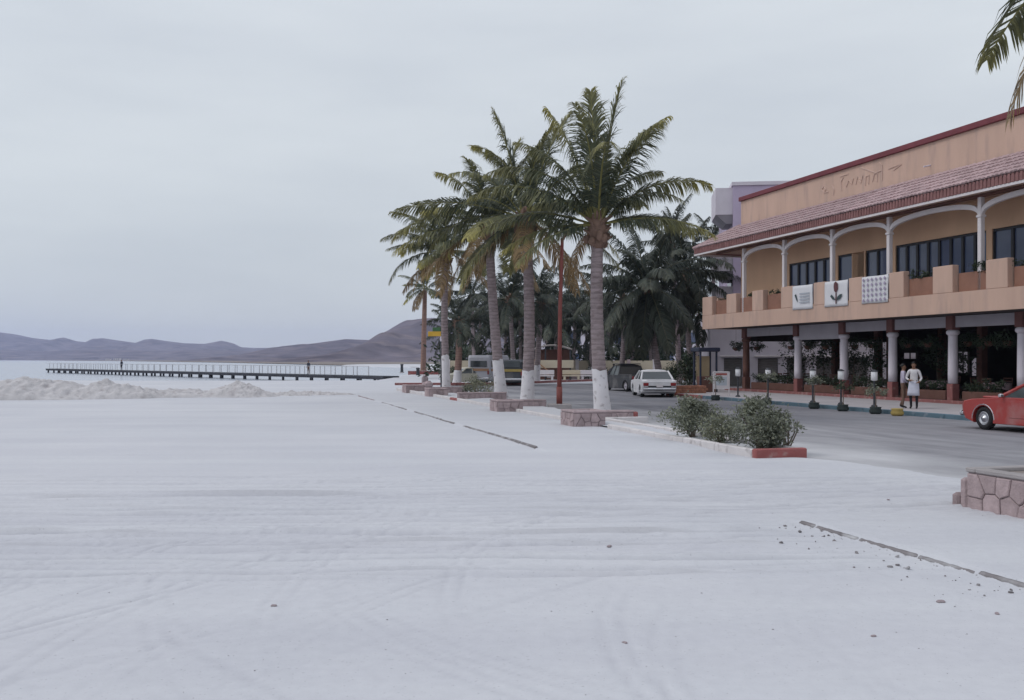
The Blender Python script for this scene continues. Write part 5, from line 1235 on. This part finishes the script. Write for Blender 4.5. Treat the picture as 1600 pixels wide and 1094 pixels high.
    for i in range(6):
        th = math.pi*.58*i/5
        for k in range(n): a = 2*math.pi*k/n; vsh.append(hp + Vector((.088*math.sin(th)*math.cos(a), .108*math.sin(th)*math.sin(a)-(.02 if i > 3 else 0), .095*math.cos(th) + (.05 if (i > 3 and math.sin(a) > .3) else 0))))
    for i in range(5):
        for k in range(n): fsh.append((i*n+k, i*n+(k+1) % n, (i+1)*n+(k+1) % n, (i+1)*n+k))
    hb.add(vsh, fsh); hb.build('hair', M_HAIR, t, True)
    if not simple_:
        nb_ = MB(); c = Vector(J['head']); nb_.add([c+Vector((0,.122,-.035)), c+Vector((-.016,.092,-.04)), c+Vector((.016,.092,-.04)), c+Vector((0,.094,.015))], [(0,1,2),(0,2,3),(0,3,1)]); nb_.build('nose', M_SKIN, t, True)
        for sx in (-.03, .03): e = MB(); e.cbox(c+Vector((sx,.094,.005)), (.024,.012,.012), .004); e.build('eye', M_HAIR, t)
        e = MB(); e.cbox(c+Vector((0,.088,-.068)), (.045,.012,.01), .003); e.build('mouth', M_LAMP, t)
        for sx in (-.082, .082): e = MB(); e.cbox(c+Vector((sx,.005,-.01)), (.014,.035,.055), .006); e.build('ear', M_SKIN, t)
    if apron:
        ab = MB(); va = []; n = 10
        for j in range(5):
            for k in range(n+1):
                a = R(-65 + 130*k/n); z = J['waist'][2]-.06 - .13*j; r = .185 + .012*j + .01*math.sin(k*1.7+j); va.append((r*math.sin(a), .135/.185*r*math.cos(a) + .01, z))
        ab.add(va, [(j*(n+1)+k, j*(n+1)+k+1, (j+1)*(n+1)+k+1, (j+1)*(n+1)+k) for j in range(4) for k in range(n)]); oo = ab.build('apron', apron, t, True)
        sm = oo.modifiers.new('thick', 'SOLIDIFY'); sm.thickness = .006; sm.offset = 1
    return t
C_WHITE = cloth('white_shirt', (.62, .60, .62)); C_LILAC = cloth('lilac_shirt', (.46, .42, .52)); C_BLACK = cloth('black_trousers', (.022, .022, .028)); C_BROWN = cloth('brown_trousers', (.16, .10, .075)); C_APR = cloth('pale_apron', (.56, .57, .66)); C_BLUE = cloth('dark_blue_cloth', (.05, .055, .08))
p = px(1428, 639, .15)
person('waiter in a white shirt and pale apron standing on the sidewalk', p, R(150), dict(lel=(.27,.0,1.14), lwr=(.12,.20,1.06), lha=(.05,.24,1.07), rel=(-.26,-.03,1.13), rwr=(-.2,.16,1.0), rha=(-.16,.22,.98), lkn=(.11,.05,.5), chin=(.0,.05,1.55), head=(.0,.05,1.635)), C_WHITE, C_BLACK, 1.74, C_APR)
p = px(1411, 638, .15)
person('person in a lilac shirt and brown trousers just left of the waiter', p, R(-110), dict(lel=(.25,.02,1.13), lwr=(.16,.2,.98), lha=(.12,.27,.95), rkn=(-.11,.06,.5), ran=(-.12,-.1,.1), rto=(-.13,.05,.035)), C_LILAC, C_BROWN, 1.66)
# walker on the pier
e = dv.normalized(); p = at(190, HZ, 1); k = (190-800)/F; s_ = (A.x - k*A.y)/(k*e.y - e.x); p = A + e*s_
person('person in dark clothes walking on the pier', (p.x, p.y, .205), R(60), dict(lkn=(.10,.12,.5), lan=(.10,.1,.09), lto=(.1,.26,.035), rkn=(-.1,-.02,.5), ran=(-.1,-.2,.12), rto=(-.1,-.06,.04)), C_BLUE, C_BLACK, 1.72, simple_=True)
k = (482-800)/F; s_ = (A.x - k*A.y)/(k*e.y - e.x); p = A + e*s_
person('person in dark clothes leaning on the pier rail nearer the shore', (p.x, p.y, .205), R(150), dict(), C_BLUE, C_BROWN, 1.65, simple_=True)

# motorcycle and rider far down the street
p = px(958, 606); mt = thing('motorcycle', 'dark motorcycle ridden down the street beyond the nearest palm', 'motorcycle', p, R(95))
for x in (-.65, .65):
    mb = MB(); n = 18; mb.tube([(x+.29*math.cos(2*math.pi*i/n), 0, .32+.29*math.sin(2*math.pi*i/n)) for i in range(n+1)], .05, 6, False); w_ = mb.build('wheel', M_BLACK, mt)
    mb = MB(); mb.tube([(x, -.06, .32), (x, .06, .32)], .06, 8); mb.build('hub', M_CHROME, w_)
part(mt, 'engine', M_IRON, (0, 0, .42), (.45, .3, .35), .05); part(mt, 'fuel_tank', M_DKP, (.15, 0, .82), (.5, .28, .22), .08); part(mt, 'seat', M_BLACK, (-.35, 0, .80), (.6, .26, .1), .04)
for pts in ([(.65,0,.32),(.45,0,.95),(.42,0,1.02)], [(-.65,0,.32),(-.2,0,.5),(.4,0,.9)]): mb = MB(); mb.tube(pts, .03, 6); mb.build('frame_tube', M_IRON, mt)
mb = MB(); mb.tube([(.3,-.36,1.02),(.42,-.15,1.06),(.42,.15,1.06),(.3,.36,1.02)], .016, 6); mb.build('handlebar', M_CHROME, mt); part(mt, 'headlight', M_CLEAR, (.52, 0, .92), (.12, .17, .17), .05)
person('rider in dark clothes on the motorcycle', (p.x+.03, p.y-.3, .02), R(5), dict(pelvis=(0,0,.93), waist=(0,.03,1.05), chest=(0,.07,1.27), neckb=(0,.1,1.42), neck=(0,.12,1.46), chin=(0,.14,1.52), head=(0,.13,1.60), crown=(0,.12,1.66), lsh=(.18,.08,1.36), lel=(.3,.3,1.15), lwr=(.34,.56,1.08), lha=(.34,.62,1.06), rsh=(-.18,.08,1.36), rel=(-.3,.3,1.15), rwr=(-.34,.56,1.08), rha=(-.34,.62,1.06), lhip=(.12,.0,.9), lkn=(.2,.42,.72), lan=(.18,.25,.32), lto=(.19,.4,.26), rhip=(-.12,0,.9), rkn=(-.2,.42,.72), ran=(-.18,.25,.32), rto=(-.19,.4,.26)), C_BLUE, C_BLACK, 1.7, simple_=True)

# ------------------------------------------------------------------ street furniture
M_POST = mat('red_oxide_post', (.24, .075, .065), .6, .12, 2.0, .1)
base = CY(13.35, 40.6); base.x = (874-800)/F*40.6
t = thing('street_lamp', 'tall slender red lamp post rising between the two nearest palms', 'street lamp', base)
m_ = MB(); m_.cbox((0, 0, .06), (.95, .8, .28), .03); m_.build('footing', M_CONC, t)
m_ = MB(); m_.tube([(0,0,.2),(0,0,.9)], .12, 12); m_.build('pole_base', M_POST, t, True)
top = CH + (HZ-372)/F*40.6
m_ = MB(); m_.tube([(0,0,.9),(.03,0,4),(.12,0,top)], [.095,.08,.065], 12); m_.build('pole', M_POST, t, True)
m_ = MB(); m_.tube([(.12,0,top-.1),(.4,.1,top+.35),(1.1,.3,top+.55)], [.05,.045,.04], 8); m_.build('arm', M_POST, t, True)
m_ = MB(); m_.cbox((1.4,.38,top+.56), (.75,.28,.16), .06, Matrix.Rotation(.26, 3, 'Z')); m_.build('lamp_head', M_GREYBOARD, t)
# yellow and green sign on a dark pole
p = px(690, 606); t = thing('sign_post', 'yellow and green sign on a dark pole beside the fourth palm', 'sign', p)
d = p.y; zt = CH + (HZ-528)/F*d
m_ = MB(); m_.tube([(0,0,-.1),(0,0,zt-.25)], .085, 10); m_.build('pole', M_IRON, t); m_ = MB(); m_.tube([(0,0,zt-.25),(0,0,zt+.1)], .1, 10); m_.build('pole_collar', M_LILACW, t)
w = 20/F*d
m_ = MB(); m_.cbox((-w*.55, -.06, zt+.28), (w, .06, .34), .01); m_.build('yellow_panel', mat('yellow_sign', (.58,.35,.05), .6, .1, 2.0, 0), t)
m_ = MB(); m_.cbox((-w*.40, -.06, zt+.60), (w*.6, .05, .28), .01); m_.build('green_panel', mat('green_sign', (.06,.14,.06), .6, .1, 2.0, 0), t)
# lantern posts on the sidewalk
M_LANT = mat('frosted_lantern', (.74, .74, .76), .5, .04, 4.0, 0)
for i, (x, yb, v) in enumerate([(1153, 618, 24.2), (1200, 622, 24.2), (1270, 630, 24.2), (1314, 634, 24.2), (1366, 641, 24.2)]):
    u = u_px(x, v)
    t = thing('lantern_post', ORD[i] + ' white lantern on a short dark post from the far end of the sidewalk', 'lantern', st(v, u, .15), ANG, 'short lantern posts along the sidewalk')
    m_ = MB(); m_.tube([(0,0,0),(0,0,1.02)], .04, 8); m_.build('post', M_IRON, t); m_ = MB(); m_.lathe([(.12,0),(.12,.05),(.05,.1)], 10); m_.build('foot', M_IRON, t)
    m_ = MB(); m_.lathe([(.08,1.02),(.125,1.06),(.125,1.36),(.11,1.38)], 12); m_.build('lantern', M_LANT, t, True); m_ = MB(); m_.lathe([(.14,1.381),(.14,1.40),(.03,1.46)], 12); m_.build('cap', M_IRON, t)
# potted saplings standing in the gutter
M_POT = mat('dark_tyre_pot', (.035,.045,.045), .8, .2, 3.0, .2); M_YPOT = mat('yellow_pot', (.38,.28,.09), .7, .15, 3.0, .2)
for i, (x, v, h, mt_, lab) in enumerate([(1118, 22.8, .75, M_POT, 'potted sapling in the gutter below the white notice board'), (1198, 22.8, .95, M_POT, 'pale green potted sapling in the gutter, second from the far end'), (1272, 22.8, .85, M_POT, 'potted sapling with a flat pale crown in the gutter'), (1317, 22.8, .7, M_POT, 'bushy dark potted sapling in the gutter left of the waiters'), (1368, 22.8, .55, M_POT, 'thin potted sapling in a black pot beside the yellow pot'), (1402, 22.8, 0, M_YPOT, 'empty yellow pot in the gutter in front of the waiters')]):
    u = u_px(x, v); rs = random.Random(500+i)
    t = thing('potted_sapling' if h else 'plant_pot', lab, 'potted plant' if h else 'pot', st(v, u, .0), ANG)
    m_ = MB(); m_.lathe([(.16,0),(.22,.05),(.23,.12),(.19,.2),(.22,.25),(.19,.26),(.15,.23)], 14); m_.build('pot', mt_, t, True)
    if h:
        m_ = MB(); m_.tube([(0,0,.2),(.03,.01,.2+h*.5),(.0,.02,.25+h)], [.025,.02,.012], 6); m_.build('stem', M_STEM, t)
        fb = MB(); leaves(fb, rs, (0,0,.3+h), (.42,.42,.2), 260, .11, (.1,.7), 12, .15); fb.build('foliage', M_GREEN if i == 3 else M_SHRUB, t)
# notice board with red heading
u = u_px(1127, 23.9); t = thing('notice_board', 'white framed notice board with a red heading on the sidewalk edge', 'notice board', st(23.9, u, .15), ANG+R(-14)); 
for x in (-.40, .40): m_ = MB(); m_.cbox((x, 0, .62), (.06, .06, 1.24), .01); m_.build('leg', M_WHITE, t)
m_ = MB(); m_.cbox((0, 0, .80), (.735, .04, .80), .008); m_.build('panel', M_WHITE, t)
m_ = MB(); m_.cbox((0, -.024, 1.11), (.58, .012, .10), .003); m_.build('red_heading', mat('faded_red_print', (.34,.10,.09), .8, .25, 9.0, 0), t)
m_ = MB(); m_.cbox((0, -.024, .76), (.56, .01, .44), .003); m_.build('pale_sheet', mat('pale_blue_sheet', (.46,.50,.55), .8, .1, 6.0, 0), t)
for z in (.38, 1.225): m_ = MB(); m_.cbox((0, -.002, z), (.735, .06, .05), .008); m_.build('frame_rail', M_WHITE, t)
# blue canopied kiosk
p = px(1102, 612.5, .15); t = thing('kiosk', 'small blue canopied kiosk with dark posts at the restaurant corner', 'kiosk', p, ANG); M_BLUE = mat('navy_paint', (.03,.036,.062), .6, .15, 2.0, .1)
for x, y in ((-.5,-.4),(.5,-.4),(-.5,.4),(.5,.4)): m_ = MB(); m_.cbox((x, y, 1.15), (.1, .1, 2.3), .015); m_.build('post', M_BLUE, t)
m_ = MB(); m_.cbox((0, 0, 2.42), (1.35, 1.1, .24), .04); m_.build('canopy', M_BLUE, t); m_ = MB(); m_.cbox((.05, .38, 1.3), (.86, .03, 1.5), .01); m_.build('back_panel', mat('cream_panel', (.48,.38,.24), .8, .12, 2.0, .1), t)
m_ = MB(); m_.cbox((0, -.1, .45), (.88, .6, .9), .02); m_.build('counter', M_DARKWOOD, t)
# bushes and brick boxes at the corner
p = px(1074, 614.5, .15); t = thing('brick_planter', 'long reddish brick planter at the street corner behind the white saloon', 'planter', p, ANG)
for i in range(3):
    for j in range(9):
        m_ = MB(); m_.cbox((-.9+.225*j+(.11 if i % 2 else 0), 0, .07+.14*i), (.215, .55, .13), .012); m_.build('brick', mat('orange_brick', (.33,.155,.10), .9, .15, 3.0, .2, objrand=.15), t)
shrub('shrub', 'tall dark bush behind the brick planter at the street corner', px(1078, 611, .15)+Vector((0,.5,0)), [((0,0,1.0),(.6,.55,.8),1.0), ((0,0,1.75),(.55,.5,.45),.8)], .15, 31, M_GREEN, 1300, 8)
shrub('shrub', 'rounded dark bush right beside the white saloon roof', px(1055, 609, .15)+Vector((0,1.0,0)), [((0,0,.9),(.7,.6,.6),1.0)], .15, 32, M_GREEN, 1200, 8)

# ------------------------------------------------------------------ across the end of the street
M_CREAMW = mat('cream_wall', (.56,.49,.37), .9, .08, .8, .15)
M_PINKW = mat('dusty_pink_wall', (.46,.36,.37), .9, .1, .8, .15)
t = thing('garden_wall', 'long cream and pink garden wall across the end of the street', 'wall', (0, 100, 0))
xa, xb = at(700, HZ, 100).x, at(1120, HZ, 101).x
m_ = MB(); m_.box(xa, xb, 0, .3, 0, .75); m_.build('plinth', M_PINKW, t); m_ = MB(); m_.box(xa, xb, .5, .8, .0, 1.9); m_.build('back_wall', M_CREAMW, t)
x = xa
while x < xb: m_ = MB(); m_.cbox((x, .62, 1.0), (.35, .4, 2.05), .02); m_.build('pier', M_PINKW if int(x) % 2 else M_WHITE, t); x += 2.6
hd = MB(); rs = random.Random(71); x = xa+.5
for i, x in enumerate(np.arange(xa+.6, xb, 1.9)):
    shrub('shrub', ORD[i % 24] + ' clipped bush from the left in front of the cream garden wall', (x+rs.uniform(-.3,.3), 99.3, .1), [((0,0,.6),(.75,.5,.5+.25*rs.random()),1.0)], .2, 600+i, M_GREEN, 330, 4, group='bushes along the cream wall') if i < 16 else None
# thatched pavilion with stair rail
Yp = 97.0; c = at(862, HZ, Yp); t = thing('pavilion', 'open pavilion with a low curved roof and brown stair rail behind the lamp post', 'pavilion', (c.x, Yp, 0)); w = 62/F*Yp
n = 14; vs = []; fs = []
for j, yy_ in enumerate((-1.5, 1.5)):
    for i in range(n+1): f = i/n-.5; vs.append((f*w, yy_, 3.05 + .42*math.cos(f*math.pi)))
for i in range(n): fs.append((i, i+1, n+2+i, n+1+i))
m_ = MB(); m_.add(vs, fs); o = m_.build('roof', mat('grey_thatch', (.33,.30,.28), 1.0, .2, 3.0, .4), t, True); sm = o.modifiers.new('thick', 'SOLIDIFY'); sm.thickness = .14
for x in (-w/2+.2, -w/6, w/6, w/2-.2):
    m_ = MB(); m_.tube([(x, -1.2, 0), (x, -1.2, 3.1+.3*math.cos(x/w*math.pi))], .08, 8); m_.build('post', M_IRON, t)
m_ = MB(); m_.box(-w/2, w/2, .9, 1.05, 0, 3.0); m_.build('rear_wall', M_DARKWOOD, t)
m_ = MB(); m_.box(-w/2-.1, w/2+.1, -1.6, -1.45, 1.2, 1.95); m_.build('parapet', M_CREAMW, t)
for dz in (0, .5): m_ = MB(); m_.tube([(-w*.46, -1.8, 2.0-dz), (-w*.08, -1.8, .85-dz*.8)], .06, 6); m_.build('stair_rail', M_TAN, t)
for i in range(5): m_ = MB(); m_.cbox((-w*.42+.32*i, -1.75, 1.35-.26*i), (.34, .3, .14), .02); m_.build('stair_step', M_CONC, t)
for i, (x, lab) in enumerate([(852, 'white bench under the stair rail of the pavilion'), (893, 'cream bench in front of the garden wall behind the lamp post'), (921, 'white bench in front of the garden wall left of the nearest palm')]):
    p = at(x, HZ, 94.0); t = thing('bench', lab, 'bench', (p.x, 94.0, .02)); mm = M_CREAMW if i == 1 else M_WHITE
    m_ = MB(); m_.cbox((0,0,.45), (1.7,.45,.1), .02); m_.build('seat', mm, t); m_ = MB(); m_.cbox((0,.2,.78), (1.7,.08,.42), .02); m_.build('backrest', mm, t)
    for sx in (-.65, .65): m_ = MB(); m_.cbox((sx,0,.2), (.2,.4,.4), .02); m_.build('leg', mm, t)
# distant pale block behind the grove
t = thing('far_block', 'pale blue-grey block glimpsed between the grove palms', 'building', (at(935, HZ, 150).x, 150, 0))
m_ = MB(); m_.box(-9, 24, 0, 10, 0, 7.5); m_.build('wall', M_LILACW, t); m_ = MB(); m_.box(-9.2, 24.2, -.2, 10, 7.5, 7.8); m_.build('roof', M_CONC, t)
for i in range(9):
    for z in (1.2, 4.4): m_ = MB(); m_.box(-8+3.5*i, -6.2+3.5*i, -.05, -.005, z, z+1.7); m_.build('window', M_GLASS, t)
# dense undergrowth behind the wall so the grove closes
shr = MB(); rs = random.Random(72)
for i in range(70):
    x = rs.uniform(at(690, HZ, 112).x, at(1130, HZ, 112).x); leaves(shr, rs, (x, rs.uniform(103, 122), rs.uniform(.8, 2.6)), (1.9, 1.5, 1.3), 130, .55, (0,.4), 7)
o = shr.build('undergrowth', M_GREEN, None, kind='stuff'); o['label'] = 'dark undergrowth filling the palm grove behind the garden wall'; o['category'] = 'undergrowth'
# things on the shore left of the palms
t = thing('low_wall', 'low red wall on the sand at the foot of the lone reddish palm', 'low wall', (at(665, HZ, 131).x, 131, 0)); m_ = MB(); m_.cbox((0,0,.22), (4.6,.25,.5), .02); m_.build('wall', M_REDKERB, t); m_ = MB(); m_.cbox((0,0,.50), (4.7,.33,.06), .015); m_.build('coping', M_PINKW, t)
for x, y, h, lab in ((653, 587, 1.05, 'short dark post on the sand before the low red wall'), (628, 582, 1.35, 'dark post at the shore end of the pier')):
    p = px(x, y); t = thing('bollard', lab, 'bollard', (p.x, p.y, -.1)); m_ = MB(); m_.lathe([(.28,0),(.24,.2),(.2,h-.15),(.26,h-.1),(.26,h),(.1,h+.06)], 12); m_.build('shaft', M_IRON, t, True); m_ = MB(); m_.lathe([(.34,0),(.34,.12),(.28,.14)], 12); m_.build('foot', M_CONC, t)

# ------------------------------------------------------------------ air
hz_ = MB(); hz_.box(-6500, 6500, -260, 6500, -4, 190)
hm = bpy.data.materials.new('sea_haze'); hm.use_nodes = True; ht = hm.node_tree; ht.nodes.clear()
pv = ht.nodes.new('ShaderNodeVolumePrincipled'); pv.inputs['Color'].default_value = (.64, .72, 1.0, 1); pv.inputs['Density'].default_value = .00010
ho = ht.nodes.new('ShaderNodeOutputMaterial'); ht.links.new(pv.outputs[0], ho.inputs['Volume'])
o = hz_.build('haze', hm, None, kind='stuff')

# tall dark house plants inside the restaurant
for i, (v, u, h, lab) in enumerate([(31.0, 50.2, 2.3, 'tall dark potted fig inside the farthest restaurant bays'), (31.2, 47.9, 2.5, 'dark potted fig behind the second bay hedge'), (31.4, 45.4, 2.4, 'dark potted fig behind the third bay hedge'), (31.0, 43.0, 2.2, 'dark potted fig just left of the two waiters'), (33.2, 41.2, 2.6, 'dark potted fig deep in the shade behind the waiters'), (31.2, 37.6, 2.3, 'dark potted fig between the waiters and the red car')]):
    rs = random.Random(800+i); t = thing('potted_fig', lab, 'potted plant', st(v, u, .27), rs.random()*6)
    m_ = MB(); m_.lathe([(.2,0),(.27,.3),(.29,.42),(.25,.43)], 14); m_.build('pot', M_DARKWOOD, t, True)
    m_ = MB(); m_.tube([(0,0,.3),(.05,.03,h*.5),(0,.05,h*.8)], [.04,.03,.015], 6); m_.build('stem', M_STEM, t)
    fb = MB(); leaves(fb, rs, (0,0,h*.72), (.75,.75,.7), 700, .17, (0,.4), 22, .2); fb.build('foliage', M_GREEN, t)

# pebbles and shell chips strewn over the near sand
pb_ = MB(); rs = random.Random(91); pts_ = []
for i in range(520):
    y = 4.4 + 20*rs.random()**1.8; x = rs.uniform(-.62, .6)*y
    if x + TAN*y > 11.5: continue
    pts_.append((x, y))
zs_ = ground_z(np.array([[p[0] for p in pts_]]), np.array([[p[1] for p in pts_]]))[0]
for (x, y), z in zip(pts_, zs_):
    s = .002 + .005*rs.random()**3; pb_.cbox((x, y, z+s*.3), (s*2.2, s*1.6, s), s*.3, Matrix.Rotation(rs.random()*3, 3, 'Z'))
o = pb_.build('pebbles', mat('pebble_grey', (.30,.29,.30), .9, .4, 3.0, 0), None, kind='stuff'); o['label'] = 'small pebbles and chips strewn over the near sand'; o['category'] = 'pebbles'
